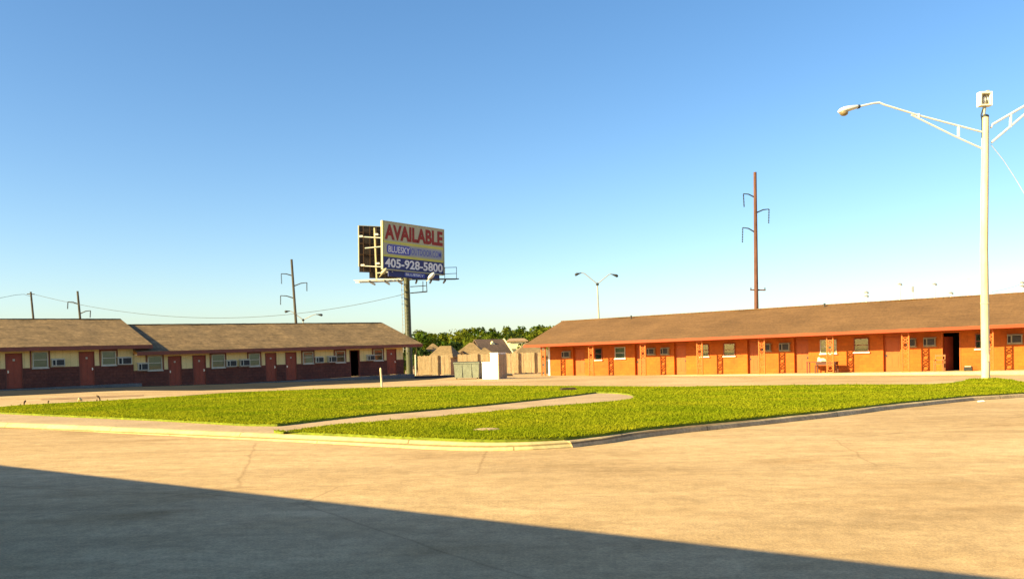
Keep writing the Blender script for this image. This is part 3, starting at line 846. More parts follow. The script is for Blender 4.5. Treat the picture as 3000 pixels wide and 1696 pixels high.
def add_text(name, s, x0, x1, z0, z1, y, m, parent, bold=.02, shear=0):
    me = text_mesh(s, bold, shear); me.name = name
    co = np.array([v.co[:] for v in me.vertices]); lo, hi = co.min(0), co.max(0)
    for v in me.vertices:
        v.co = ((v.co.x - lo[0]) / (hi[0] - lo[0]) * (x1 - x0) + x0, y, (v.co.y - lo[1]) / (hi[1] - lo[1]) * (z1 - z0) + z0)
    me.materials.clear(); me.materials.append(m)
    o = bpy.data.objects.new(name, me); COL.objects.link(o); o.parent = parent
    return o


pb = at_depth(1198, 1000, 82.0)
BB = empty('billboard', (pb[0], pb[1], gz(pb[0], pb[1])), 0)
tag(BB, 'tall roadside billboard on one steel pole with red, yellow and blue lettering', 'billboard')
bz = gz(pb[0], pb[1])


def bl(P):  # world -> billboard local
    return (P[0] - pb[0], P[1] - pb[1], P[2] - bz)


# front panel corners on a plane at about 77-82 m
TL = at_depth(1118.7, 652, 77.0); TR = at_depth(1296.7, 665, 82.2)
BLc = at_depth(1122.5, 790.6, 77.0); BRc = at_depth(1301, 797, 82.2)
pd = np.array([TR[0] - TL[0], TR[1] - TL[1]]); PWID = np.linalg.norm(pd); pa = math.atan2(pd[1], pd[0])
zt, zb = (TL[2] + TR[2]) / 2, (BLc[2] + BRc[2]) / 2
PH = zt - zb
pan = MB(); pan.box(0, PWID, 0, .18, 0, PH)
panel = pan.build('front_panel', M['bill_face'], BB)
lo = bl((TL[0], TL[1], zb)); panel.location = lo; panel.rotation_euler = (0, math.radians(1.2), pa)


def sheet(name, x0, x1, z0, z1, m, y=-.006, rad=0.0):
    b_ = MB(); ya, yb_ = y - .004, y
    if not rad:
        b_.box(x0 * PWID, x1 * PWID, ya, yb_, z0 * PH, z1 * PH)
    else:
        X0, X1, Z0, Z1 = x0 * PWID, x1 * PWID, z0 * PH, z1 * PH; r = rad * PH; ps = []
        for cx, cz, a0 in ((X1 - r, Z1 - r, 0), (X0 + r, Z1 - r, 90), (X0 + r, Z0 + r, 180), (X1 - r, Z0 + r, 270)):
            ps += [(cx + r * math.cos(math.radians(a0 + t)), cz + r * math.sin(math.radians(a0 + t))) for t in (0, 22, 45, 68, 90)]
        n_ = len(ps); b_.add([(x, ya, z) for x, z in ps] + [(x, yb_, z) for x, z in ps], [tuple(range(n_)), tuple(range(n_, 2 * n_))[::-1]] + [(i, (i + 1) % n_, n_ + (i + 1) % n_, n_ + i) for i in range(n_)])
    return b_.build(name, m, panel)


sheet('yellow_stripe', .006, .994, .555, .60, M['bill_yellow'])
sheet('yellow_stripe', .006, .994, .265, .31, M['bill_yellow'])
sheet('yellow_stripe', .006, .022, .60, .985, M['bill_yellow'])
sheet('blue_band', .006, .994, .01, .262, M['bill_blue'])
sheet('web_box', .06, .97, .335, .53, M['bill_pale'], -.006, .06)
sheet('web_box', .06, .44, .335, .53, M['bill_mid'], -.012, .06)
add_text('headline', 'AVAILABLE', .03 * PWID, .985 * PWID, .63 * PH, .955 * PH, -.014, M['bill_red'], panel, .045)
add_text('web_address', 'BLUESKY', .085 * PWID, .425 * PWID, .365 * PH, .50 * PH, -.020, M['bill_white'], panel, .01)
add_text('web_address', 'OUTDOOR.COM', .45 * PWID, .955 * PWID, .365 * PH, .50 * PH, -.014, M['bill_mid'], panel, .005)
add_text('phone_number', '405-928-5800', .03 * PWID, .98 * PWID, .04 * PH, .235 * PH, -.016, M['bill_white'], panel, .028)
fr = MB()
for a_ in ((-.07, -.002, -.05, .2, -.06, PH + .06), (PWID + .002, PWID + .07, -.05, .2, -.06, PH + .06), (0, PWID, -.05, .2, PH + .002, PH + .07), (0, PWID, -.05, .2, -.07, -.002)):
    fr.box(*a_)
fr.build('frame', M['cream_steel'], panel)
sk = MB(); sk.box(.09 * PWID, .93 * PWID, .05, .16, -.62, -.075); skirt = sk.build('skirt', M['bill_blue'], BB)
skirt.location = panel.location; skirt.rotation_euler = panel.rotation_euler
pl = MB(); pl.box(.34 * PWID, .68 * PWID, .02, .045, -.50, -.10); plate = pl.build('name_plate', M['bill_mid'], skirt)
add_text('plate_lettering', 'BLUESKY', .36 * PWID, .66 * PWID, -.42, -.18, .014, M['bill_white'], skirt, .015)

# rear panel of the V, seen from behind
r0 = at_depth(1049.4, 662, 81.0); r1 = np.array([-7.5, 83.4])
rd = r1 - r0[:2]; RWID = np.linalg.norm(rd); ra = math.atan2(rd[1], rd[0])
rz0 = at_depth(1055, 797, 81.0)[2]; RH = r0[2] - rz0
b_ = MB(); b_.box(0, RWID, 0, .12, 0, RH)
rp = b_.build('rear_panel', M['bill_back'], BB); rp.location = bl((r0[0], r0[1], rz0)); rp.rotation_euler = (0, math.radians(1.0), ra)
b_ = MB(); b_.box(-.07, -.002, -.06, .16, .12 * RH, RH + .05); b_.box(0, RWID, -.06, .16, RH + .002, RH + .05)
b_.build('frame', M['cream_steel'], rp)
b_ = MB()
for z in (.12, .38, .62, .86):
    b_.box(.05, RWID - .05, -.10, -.002, z * RH - .05, z * RH + .05)
for x in np.arange(.35, RWID, .62):
    b_.box(x, x + .06, -.16, -.102, 0.02, RH - .02)
b_.build('stringer', M['fence_dark'], rp)
b_ = MB(); b_.box(.95, RWID - .4, .02, .1, -.55, -.01); b_.build('skirt', M['bill_back'], rp)
# upright, cross bars and lamps in the mouth of the V
ux = at_depth(1098, 700, 79.0)
b_ = MB(); top = bl(at_depth(1096.5, 668, 79.0)); bot = bl(at_depth(1103.5, 824, 79.0)); b_.bar(bot, top, .14, .14)
b_.build('upright', M['cream_steel'], BB)
for (x0_, y0_, x1_, y1_) in ((1066, 694, 1120, 697), (1070, 727, 1122, 722), (1104, 800, 1150, 796), (1066, 779, 1122, 782)):
    b_ = MB(); b_.bar(bl(at_depth(x0_, y0_, 80.4)), bl(at_depth(x1_, y1_, 77.6)), .09, .09); b_.build('cross_bar', M['steel_light'], BB)
for (x_, y_) in ((1058, 692.5), (1103, 687), (1063, 777), (1107, 772)):
    c_ = Vector(bl(at_depth(x_, y_, 78.8))); b_ = MB(); b_.box(c_.x - .17, c_.x + .17, c_.y - .12, c_.y + .12, c_.z - .09, c_.z + .08); b_.bar(c_, c_ + Vector((.3, .25, -.02)), .04)
    b_.build('bracket_lamp', M['white_trim'], BB, bevel=.02)
# pole with collar, seam and ladder
ptop = bl(at_depth(1190.5, 806, 82.0)); pbot = (0, 0, -.2)
b_ = MB(); b_.tube([pbot, (0, 0, .05), (0, 0, .1)], [.62, .62, .40], 20); b_.tube([(0, 0, .1), ((ptop[0]) * .5, 0, ptop[2] * .5), (ptop[0], 0, ptop[2])], [.31, .30, .29], 24)
b_.tube([(ptop[0] * .3, 0, ptop[2] * .3), (ptop[0] * .31, 0, ptop[2] * .31)], [.325, .325], 24)
b_.build('pole', M['steel_pole'], BB, smooth=False)
b_ = MB(); b_.box(ptop[0] - .42, ptop[0] + .42, -.4, .4, ptop[2] - .02, ptop[2] + .16)
for q in (-1, 1):
    b_.bar((ptop[0], q * .1, ptop[2] - .6), (ptop[0] + q * 1.2, q * .3, ptop[2] + .05), .12, .16)
b_.build('collar', M['steel_dark'], BB)
lx0 = bl(at_depth(1176.5, 824, 81.6)); b_ = MB()
for dx in (0, .36):
    b_.bar((lx0[0] + dx - .0, -.45, 2.2), (lx0[0] + dx, -.45, lx0[2]), .045)
z = 2.5
while z < lx0[2] - .1:
    b_.bar((lx0[0] + .02, -.45, z), (lx0[0] + .34, -.45, z), .03); z += .33
b_.build('ladder', M['steel_light'], BB)
# catwalks
b_ = MB()
pts_c = [(1040, 821.5, 79.0), (1178, 817, 76.6)]
a_, c_ = Vector(bl(at_depth(*pts_c[0]))), Vector(bl(at_depth(*pts_c[1]))); b_.bar(a_, c_, .38, .06)
b_.bar(a_ + Vector((0, .5, -.12)), c_ + Vector((0, .5, -.12)), .1, .16)
for t in (.3, .62, .9):
    q = a_.lerp(c_, t); b_.bar(q + Vector((0, -.2, -.1)), q + Vector((0, 3.5, -.12)), .12, .16)
b_.build('catwalk', M['steel_light'], BB)
b_ = MB()
a_, c_ = Vector(bl(at_depth(1200, 818.5, 77.6))), Vector(bl(at_depth(1338, 817.5, 82.6))); b_.bar(a_, c_, .6, .10)
for t in (.15, .45, .75):
    q = a_.lerp(c_, t); b_.bar(q + Vector((0, -.1, -.1)), q + Vector((-.4, 2.5, -.12)), .12, .16)
b_.build('catwalk', M['steel_dark'], BB)
b_ = MB()
ra_ = [(1302, 784), (1338, 783)]; rb_ = [(1296, 803), (1338, 801)]
for (q0, q1) in (ra_, rb_):
    b_.bar(bl(at_depth(*q0, 82.0)), bl(at_depth(*q1, 82.6)), .05)
for x_ in (1303, 1337.5):
    b_.bar(bl(at_depth(x_, 783.5, 82.3)), bl(at_depth(x_, 818, 82.3)), .05)
b_.build('railing', M['steel_dark'], BB)
b_ = MB()
for (q0, q1) in (((1202, 840), (1248, 837)), ((1202, 859), (1250, 853.5)), ((1239, 824), (1239, 856)), ((1249, 820), (1251, 855))):
    b_.bar(bl(at_depth(*q0, 81.5)), bl(at_depth(*q1, 81.5)), .07)
b_.bar(bl(at_depth(1203, 858.5, 81.6)), bl(at_depth(1251, 854.5, 81.6)), .5, .06)
b_.build('rest_platform', M['steel_dark'], BB)
# front flood lamps on arms
for (x_, y_, sc_, mt) in ((1265, 808, 1.15, 'lamp_white'), (1126, 795, 1.1, 'cream_steel')):
    c_ = Vector(bl(at_depth(x_, y_, 76.8))); b_ = MB()
    vs = []
    for dx, r_ in ((-.34, .05), (-.28, .15), (-.05, .21), (.15, .2), (.27, .1)):
        vs += [(c_.x + sc_ * (dx * .9 + .0), c_.y + sc_ * r_ * math.cos(t * math.pi / 5), c_.z + sc_ * (dx * .55 + r_ * math.sin(t * math.pi / 5))) for t in range(10)]
    fs = [(i * 10 + k, i * 10 + (k + 1) % 10, (i + 1) * 10 + (k + 1) % 10, (i + 1) * 10 + k) for i in range(4) for k in range(10)]
    b_.add(vs, fs + [tuple(range(10)), tuple(range(40, 50))[::-1]]); b_.bar(c_ + Vector((0, 0, -.1)), c_ + Vector((-.55, .6, -.42)), .05)
    b_.build('flood_lamp', M[mt], BB, smooth=True)

# ------------------------------------------------------------------ tall cream lamp post, right foreground
lp = on_ground(2888, 1116, .125); LY = lp[1]
LP = empty('lamp_post', (lp[0], lp[1], gz(lp[0], lp[1]) + .12)); bz2 = LP.location.z
tag(LP, 'tall cream lamp post with two white truss arms standing on the grass mound', 'lamp post')


def ll(px, py, Y=None):
    P = at_depth(px, py, Y or LY); return (P[0] - lp[0], P[1] - lp[1], P[2] - bz2)


t_ = ll(2887, 345); H2 = t_[2]
b_ = MB(); b_.tube([(0, 0, -.4), (0, 0, H2 * .5), (t_[0], 0, H2)], [.15, .135, .12], 20)
b_.box(-.05, .05, -.165, -.13, .75, 1.0); b_.tube([(0, 0, 2.9), (0, 0, 2.96)], [.153, .153], 16)
b_.build('pole', M['lamp_cream'], LP)
b_ = MB(); b_.tube([(t_[0], 0, H2), (t_[0], 0, H2 + .07), (t_[0], 0, H2 + .12)], [.125, .12, .05], 16); b_.tube([(t_[0] - .13, 0, H2 - .75), (t_[0] - .13, 0, H2 - .1), (t_[0] - .16, 0, H2 + .1), (t_[0] - .08, 0, H2 + .35)], .025, 8)
b_.build('pole_cap', M['steel_dark'], LP)
# truss arm towards the left
arm = [ll(2880, 388), ll(2690, 338), ll(2592, 308), ll(2577, 301.5), ll(2560, 303), ll(2516, 313)]
b_ = MB(); b_.tube(arm, .036, 10); b_.tube([ll(2882, 438), ll(2800, 401), ll(2670, 337)], .034, 10)
for (x_, ya, yb_) in ((2691, 334, 347), (2808, 369, 402)):
    b_.bar(ll(x_, ya), ll(x_, yb_), .10, .05)
b_.bar(ll(2880, 384), ll(2884, 412), .07, .07)
b_.build('arm', M['lamp_white'], LP)
hd = [(-.0, .05, .05), (.06, .09, .07), (.3, .15, .1), (.55, .17, .12), (.72, .13, .09), (.80, .04, .03)]
a_ = Vector(ll(2516, 313)); e_ = Vector(ll(2455, 328)); u_ = (e_ - a_).normalized()
b_ = MB(); Lh = (e_ - a_).length
vs = []
for t, wy, hz in hd:
    c_ = a_ + u_ * (t / .8 * Lh)
    vs += [(c_.x, c_.y + wy * math.cos(k * math.pi / 6), c_.z + hz * math.sin(k * math.pi / 6) * (1.1 if k < 6 else .8)) for k in range(12)]
b_.add(vs, [(i * 12 + k, i * 12 + (k + 1) % 12, (i + 1) * 12 + (k + 1) % 12, (i + 1) * 12 + k) for i in range(5) for k in range(12)] + [tuple(range(12)), tuple(range(60, 72))[::-1]])
head = b_.build('lamp_head', M['lamp_white'], LP, smooth=True)
b_ = MB(); c_ = a_ + u_ * (.72 * Lh) + Vector((0, 0, -.07))
b_.tube([c_, c_ + Vector((-.01, 0, -.07)), c_ + Vector((-.02, 0, -.12)), c_ + Vector((-.02, 0, -.14))], [.165, .15, .09, .02], 14); b_.build('lens', M['lens'], head, smooth=True)
b_ = MB(); b_.tube([a_ - u_ * .03, a_ + u_ * .06], [.07, .075], 10); b_.build('collar', M['steel_dark'], head)
# truss arm towards the right, running out of the picture
b_ = MB()
dv = (Vector(ll(3000, 306)) - Vector(ll(2905, 366))); dv.normalize()
a_ = Vector(ll(2903, 375)); m1 = a_ + dv * 2.0
armr = [a_, a_ + Vector((.06, 0, .12)), m1, a_ + dv * 3.6, a_ + dv * 3.95 + Vector((.05, 0, -.06)), a_ + dv * 4.1 + Vector((.7, 0, -.25))]
b_.tube(armr, .042, 10); l0 = Vector(ll(2905, 418)); b_.tube([l0, l0.lerp(a_ + dv * 3.1, .5), a_ + dv * 3.1], .042, 10)
for q in (ll(2960, 339), ll(2922, 362)):
    pass
b_.bar(ll(2961, 334), ll(2960, 374), .09, .05)
q = a_ + dv * 2.5; b_.bar(q, q + Vector((0, 0, -.17)), .09, .05)
b_.build('arm', M['lamp_white'], LP)
e_ = armr[-1]
b_ = MB(); vs = []
for t, wy, hz in hd:
    c_ = e_ + Vector((t, 0, -.2 * t))
    vs += [(c_.x, c_.y + wy * math.cos(k * math.pi / 6), c_.z + hz * math.sin(k * math.pi / 6)) for k in range(12)]
b_.add(vs, [(i * 12 + k, i * 12 + (k + 1) % 12, (i + 1) * 12 + (k + 1) % 12, (i + 1) * 12 + k) for i in range(5) for k in range(12)] + [tuple(range(12)), tuple(range(60, 72))[::-1]])
b_.build('lamp_head', M['lamp_white'], LP, smooth=True)
# square floodlight on top
fx0, fz1 = ll(2866, 272)[0], ll(2866, 272)[2]; fx1, fz0 = ll(2902, 312)[0], ll(2902, 312)[2]
b_ = MB(); cx, cz = (fx0 + fx1) / 2, (fz0 + fz1) / 2; wx, wz = (fx1 - fx0) / 2, (fz1 - fz0) / 2
for a4 in ((-wx, wx, wz - .06, wz), (-wx, wx, -wz, -wz + .05), (-wx, -wx + .06, -wz + .051, wz - .061), (wx - .06, wx, -wz + .051, wz - .061)):
    b_.box(cx + a4[0], cx + a4[1], -.14, .12, cz + a4[2], cz + a4[3])
b_.box(cx - wx + .061, cx + wx - .061, .06, .12, cz - wz + .051, cz + wz - .061)
fl = b_.build('floodlight', M['white_trim'], LP)
b_ = MB(); b_.box(cx - wx + .062, cx + wx - .062, .04, .058, cz - wz + .052, cz + wz - .062); b_.build('reflector', M['lens'], fl)
b_ = MB(); b_.tube([(cx, .0, cz - .16), (cx, -.0, cz + .0), (cx, 0, cz + .1)], [.05, .07, .03], 10)
for s in (-1, 1): b_.bar((cx + s * .16, .02, cz - .1), (cx + s * .1, .02, cz + .14), .05)
b_.build('bulb', M['lamp_white'], fl, smooth=True)
b_ = MB(); b_.tube([(cx, 0, fz0), (cx, 0, fz0 - .12), (t_[0] - .06, 0, H2 + .1)], [.07, .05, .045], 10)
b_.box(cx + wx * .35, cx + wx * .75, -.05, .05, fz1 + .002, fz1 + .07); b_.build('bracket', M['steel_light'], fl)


# ------------------------------------------------------------------ poles, lamps and wires
def pole_thing(name, label, top, bot, Y, r0, r1, m, group=None, cat='utility pole'):
    T = at_depth(*top, Y); Bq = at_depth(*bot, Y)
    d = (T - Bq) / (T[2] - Bq[2]); zg = terr(Bq[0], Y)
    base = Bq + d * (zg - Bq[2])
    root = empty(name, tuple(base)); tag(root, label, cat, group)
    b_ = MB(); Tl = T - base; b_.tube([(-d[0] * .4, 0, -.4), tuple(Tl * .5), tuple(Tl)], [r0, (r0 + r1) / 2, r1], 12)
    b_.build('pole', m, root)
    return root, base


def loc_at(px, py, Y, base):
    P = at_depth(px, py, Y); return Vector(P - base)


def post_arm(root, base, Y, a, b, c, r=.07):
    """bent insulator arm with a hanging insulator string"""
    A, B, Cc = (loc_at(*q, Y, base) for q in (a, b, c))
    m = MB(); mid = A.lerp(B, .55) + Vector((0, 0, (B.z - A.z) * .18 + .04)); m.tube([A, mid, B], [r, r * .85, r * .6], 8)
    ar = m.build('arm', M['steel_dark'], root)
    i_ = MB(); n_ = 9
    for k in range(n_):
        q = B.lerp(Cc, (k + .5) / n_); i_.tube([q + Vector((0, 0, .06)), q, q - Vector((0, 0, .05))], [.03, r * 1.15, .03], 8)
    i_.build('insulator', M['steel_dark'], ar)


UG = 'timber power poles behind the motel'
r_, b0 = pole_thing('utility_pole', 'bare leaning timber pole behind the far left roof with a short cap bar', (90, 855), (98, 937), 105, .16, .11, M['wood_grey'], UG)
m_ = MB(); m_.bar(loc_at(79, 861, 105, b0), loc_at(101, 862, 105, b0), .08, .1); m_.build('crossarm', M['wood_grey'], r_)
r_, b0 = pole_thing('utility_pole', 'timber pole with two insulator arms above the far left roof', (227, 853), (235, 937), 105, .17, .12, M['wood_grey'], UG)
post_arm(r_, b0, 105, (230, 891), (199, 884), (198, 905)); post_arm(r_, b0, 105, (234, 919), (265, 910), (264, 930))
r_, b0 = pole_thing('utility_pole', 'grey timber pole with three insulator arms left of the billboard', (854, 760), (867, 945), 105, .2, .14, M['wood_grey'], UG)
post_arm(r_, b0, 105, (857, 808), (824, 802), (825, 832)); post_arm(r_, b0, 105, (861, 838), (899, 828), (899, 853)); post_arm(r_, b0, 105, (862, 874), (822, 866), (822, 893))
r_, b0 = pole_thing('utility_pole', 'tall red brown timber pole with three insulator arms behind the orange wing', (2212, 505), (2216, 907), 72, .21, .13, M['wood_red'], UG)
post_arm(r_, b0, 72, (2212, 579), (2178, 568), (2180, 607), .06); post_arm(r_, b0, 72, (2215, 624), (2253, 613), (2252, 655), .06); post_arm(r_, b0, 72, (2214, 682), (2176, 667), (2175, 711), .06)
m_ = MB(); m_.bar(loc_at(2198, 849, 72, b0), loc_at(2243, 850, 72, b0), .09, .11); m_.build('crossarm', M['wood_red'], r_)
m_ = MB()
for x_ in (2200, 2220, 2241):
    q = loc_at(x_, 848.5, 72, b0); m_.tube([q, q + Vector((0, 0, .1)), q + Vector((0, 0, .18))], [.03, .05, .03], 8)
m_.build('insulator', M['steel_dark'], r_)


def cobra_lamp(label, Y, joint, lk, lend, lhead, rk, rend, rhead, m):
    J = at_depth(*joint, Y); g_ = terr(J[0], J[1])
    root = empty('street_lamp', (J[0], J[1], g_)); base = np.array([J[0], J[1], g_]); tag(root, label, 'street lamp', 'twin arm street lamps beyond the roofs')
    b_ = MB(); b_.tube([(.25, 0, 0), (.12, 0, (J[2] - g_) * .5), (0, 0, J[2] - g_)], [.14, .11, .075], 12); b_.build('pole', m, root)
    b_ = MB(); q = loc_at(*joint, Y, base); b_.tube([q - Vector((0, 0, .16)), q, q + Vector((0, 0, .14))], [.16, .19, .1], 12); b_.build('hub', M['steel_dark'], root)
    for k_, e_, h_ in ((lk, lend, lhead), (rk, rend, rhead)):
        K, E_, Hh = (loc_at(*v, Y, base) for v in (k_, e_, h_))
        b_ = MB(); b_.tube([q, K, E_], [.055, .05, .045], 8); b_.build('arm', m, root)
        u = (Hh - E_); vs = []
        for t, wy, hz in ((0, .05, .05), (.25, .1, .07), (.6, .19, .15), (.85, .2, .19), (1, .08, .08)):
            c_ = E_ + u * t - Vector((0, 0, hz * .25))
            vs += [(c_.x, c_.y + wy * math.cos(k * math.pi / 5), c_.z + hz * math.sin(k * math.pi / 5)) for k in range(10)]
        b_ = MB(); b_.add(vs, [(i * 10 + k, i * 10 + (k + 1) % 10, (i + 1) * 10 + (k + 1) % 10, (i + 1) * 10 + k) for i in range(4) for k in range(10)] + [tuple(range(10)), tuple(range(40, 50))[::-1]])
        b_.build('lamp_head', M['steel_dark'], root, smooth=True)


cobra_lamp('twin arm street lamp on a pale pole above the left end of the orange roof', 100, (1750, 832), (1712, 801), (1703, 799.5), (1684, 804), (1783, 805), (1789, 802.5), (1811, 808), M['steel_light'])
cobra_lamp('twin arm street lamp peeping over the roof beside the grey timber pole', 120, (888, 937), (857, 914), (850, 911), (834, 912), (914, 924), (926, 920.5), (945, 922), M['steel_light'])

# floodlight masts of a far sports ground, over the orange roof
FM = [((2538, 858), 'small far floodlight mast with two stacked lamps, leftmost above the orange roof', 2), ((2636, 834), 'far floodlight mast with a tilted dark head, left of the two matching masts', 1),
      ((2674, 846), 'thin far floodlight mast with a narrow upright head between two round headed masts', 0), ((2738, 834), 'far floodlight mast with a round dark head halfway to the lamp post', 1),
      ((2786, 860), 'lowest far floodlight mast, only its head showing over the ridge', 1), ((2836, 818), 'tallest far floodlight mast, all white, just left of the cream lamp post', 3),
      ((2994, 829), 'far floodlight mast at the right picture edge beyond the lamp post', 2)]
for (q, lab, kind) in FM:
    Y = 190; T = at_depth(*q, Y); g_ = terr(T[0], T[1])
    root = empty('floodlight_mast', (T[0], T[1], g_)); tag(root, lab, 'floodlight', 'far floodlight masts over the orange roof')
    Hh = T[2] - g_; b_ = MB(); b_.tube([(0, 0, 0), (0, 0, Hh)], [.26, .16], 10); b_.build('pole', M['white_trim'], root)
    b_ = MB()
    if kind == 3: b_.box(-.5, .5, -.1, .1, Hh + .01, Hh + .25)
    elif kind == 0: b_.box(-.25, .25, -.2, .2, Hh - .7, Hh + .5)
    else:
        for j in range(kind):
            z = Hh - j * .8; b_.tube([(-.5, 0, z + .1), (-.2, 0, z + .22), (.2, 0, z + .14), (.5, 0, z - .12)], [.15, .27, .28, .16], 8)
    b_.build('lamp_cluster', M['white_trim'] if kind == 3 else M['bill_pale'], root)


def wire(label, pts, Ys, r, m=None):
    P = [at_depth(x, y, Y) for (x, y), Y in zip(pts, Ys)]
    P = resample(P, 60); c = P.mean(0)
    b_ = MB(); b_.tube([tuple(p - c) for p in P], r, 5)
    o = b_.build('power_line', m or M['steel_dark'], smooth=True); o.location = tuple(c)
    tag(o, label, 'wire', 'overhead wires')


xs = np.linspace(95, 1183, 40)
ctrl = np.array([(95, 861), (200, 885), (300, 905), (400, 918), (520, 927), (660, 931), (800, 926), (950, 908), (1060, 889), (1183, 862)])
cf = np.polyfit((ctrl[:, 0] - 600) / 500, ctrl[:, 1], 4)
wire('long sagging wire from the leaning pole across the sky to the billboard pole', [(x, float(np.polyval(cf, (x - 600) / 500))) for x in xs], np.linspace(105, 82, 40), .022)
wire('short wire leaving the picture to the left from the leaning pole', [(-120, 893), (0, 873), (45, 864), (70, 862), (90, 868)], [100, 102, 104, 105, 105], .022)
wire('service wire dropping to the right from the cream lamp post', [(2903, 424), (2940, 470), (2975, 524), (3000, 566), (3080, 705)], [LY, LY - .2, LY - .4, LY - .6, LY - 1], .012, M['steel_light'])
wire('faint wire rising to the floodlight mast at the right edge', [(2905, 856), (2940, 848), (2970, 840), (2994, 831), (3060, 812)], [120, 140, 165, 190, 200], .03, M['steel_light'])

# ------------------------------------------------------------------ between the wings
def fence(label, x0, x1, Y, top, posts, seed):
    rn = random.Random(seed)
    P0 = at_depth(x0, 1090, Y); P1 = at_depth(x1, 1090, Y)
    g0 = terr(P0[0], Y)
    root = empty('wooden_fence', (P0[0], Y, g0)); tag(root, label, 'fence', 'board fences between the wings')
    px2x = lambda p: at_depth(p, 1090, Y)[0] - P0[0]
    H_ = at_depth((x0 + x1) / 2, top, Y)[2] - g0
    W_ = P1[0] - P0[0]
    pp = sorted([px2x(p) for p in posts]); ed_ = [0] + [p for p in pp] + [W_]
    for i in range(len(ed_) - 1):
        b_ = MB(); x = ed_[i] + .09
        while x < ed_[i + 1] - .09:
            w_ = min(.14, ed_[i + 1] - .09 - x); hj = rn.uniform(-.05, .03); yj = rn.uniform(-.012, .012)
            b_.box(x, x + w_ - .012, yj, yj + .022, .04 + rn.uniform(0, .06), H_ + hj); x += .14
        if not b_.v: continue
        for z in (.35, 1.0, H_ - .25):
            b_.box(ed_[i] + .09, ed_[i + 1] - .09, .045, .085, z, z + .09)
        b_.build('fence_panel', M['fence'], root)
    for p in pp:
        b_ = MB(); b_.box(p - .075, p + .075, -.05, .12, -.1, H_ - .02); b_.build('post', M['fence_dark'], root)


fence('sunlit board fence beside the billboard pole with a dark post', 1222, 1324, 78, 1041, [1286], 3)
fence('longer board fence behind the grey bin and white block', 1339, 1592, 78, 1035, [1403, 1476, 1522.5, 1570], 5)

# grey bin
P0 = on_ground(1333, 1110.5); P1 = P0 + np.array([1.65, -.30, 0])
bn = empty('dumpster', (P0[0], P0[1], gz(P0[0], P0[1])), math.atan2(P1[1] - P0[1], P1[0] - P0[0])); tag(bn, 'grey green steel dumpster left of the white block', 'dumpster')
W_ = math.hypot(P1[0] - P0[0], P1[1] - P0[1]); H_ = at_depth(1370, 1061, P0[1])[2] - gz(P0[0], P0[1])
b_ = MB(); t_ = .04
b_.add([(0, 0, .08), (W_, 0, .08), (W_, 1.2, .08), (0, 1.2, .08), (-.06, -.05, H_), (W_ + .06, -.05, H_), (W_ + .06, 1.3, H_), (-.06, 1.3, H_)], [(0, 1, 2, 3), (0, 4, 5, 1), (1, 5, 6, 2), (2, 6, 7, 3), (3, 7, 4, 0)])
for x in (.3, .7): b_.box(x * W_ - .025, x * W_ + .025, -.062, -.045, .1, H_ - .1)
b_.box(-.09, W_ + .09, -.09, -.03, H_ - .09, H_)
body = b_.build('body', M['dumpster'], bn)
b_ = MB(); b_.box(-.07, W_ * .5 - .01, -.09, 1.32, H_ + .004, H_ + .05); b_.box(W_ * .5 + .01, W_ + .07, -.09, 1.32, H_ + .004, H_ + .05); b_.build('lid', M['steel_dark'], bn)
for x in (.1, W_ - .1):
    b_ = MB(); b_.tube([(x - .03, .12, .06), (x + .03, .12, .06)], .06, 10); b_.build('wheel', M['black'], bn)
# black box standing in for shade on the dumpster's right side
P0 = on_ground(1409, 1108)
gt = empty('shade_gap', (P0[0], P0[1], gz(P0[0], P0[1]))); tag(gt, 'narrow black box standing in for the shaded side of the grey bin beside the white block', 'post')
Hq = at_depth(1409, 1064, P0[1])[2] - gz(P0[0], P0[1])
b_ = MB(); b_.box(-.09, .09, -.06, .06, 0, Hq); b_.box(-.12, .12, -.09, .09, Hq + .002, Hq + .05); b_.box(-.13, .13, -.1, .1, -.05, .12); b_.build('shade_box', M['black'], gt)

# stepped white block
P0 = on_ground(1413, 1110.5)
wb = empty('block_wall', (P0[0], P0[1], gz(P0[0], P0[1])), -.47); tag(wb, 'bright white stepped block wall with a shaded side between the wings', 'wall')
sc_ = P0[1] / FOC / .90; wl = (1438 - 1413) * sc_; wt = (1461 - 1438) * sc_
zl = at_depth(1420, 1062, P0[1])[2] - gz(P0[0], P0[1]); zt_ = at_depth(1450, 1035, P0[1])[2] - gz(P0[0], P0[1])
b_ = MB(); b_.box(0, wl - .001, 0, .9, -.05, zl); b_.box(wl, wl + wt, -.003, 1.15, -.05, zt_)
b_.build('masonry', M['white_block'], wb, bevel=.015)
b_ = MB(); x = .02
while x < 1.1:
    b_.box(wl + wt + .003, wl + wt + .03 + random.uniform(0, .008), x, x + .125, .03, zt_ - .03 - random.uniform(0, .04)); x += .133
b_.build('side_boards', M['fence'], wb)
b_ = MB(); b_.box(-.03, wl - .003, -.03, .93, zl + .001, zl + .04); b_.box(wl - .02, wl + wt + .03, -.03, 1.18, zt_ + .001, zt_ + .045); b_.build('coping', M['white_block'], wb)
P1 = on_ground(1492, 1101)
b_ = MB(); b_.box(-.28, .28, -.15, .15, 0, .08); b_.box(-.2, .22, -.1, .12, .08, .13); o = b_.build('timber_offcut', M['fence_dark']); o.location = (P1[0], P1[1], gz(P1[0], P1[1])); o.rotation_euler.z = .2
tag(o, 'dark timber offcut lying in front of the board fence', 'timber')


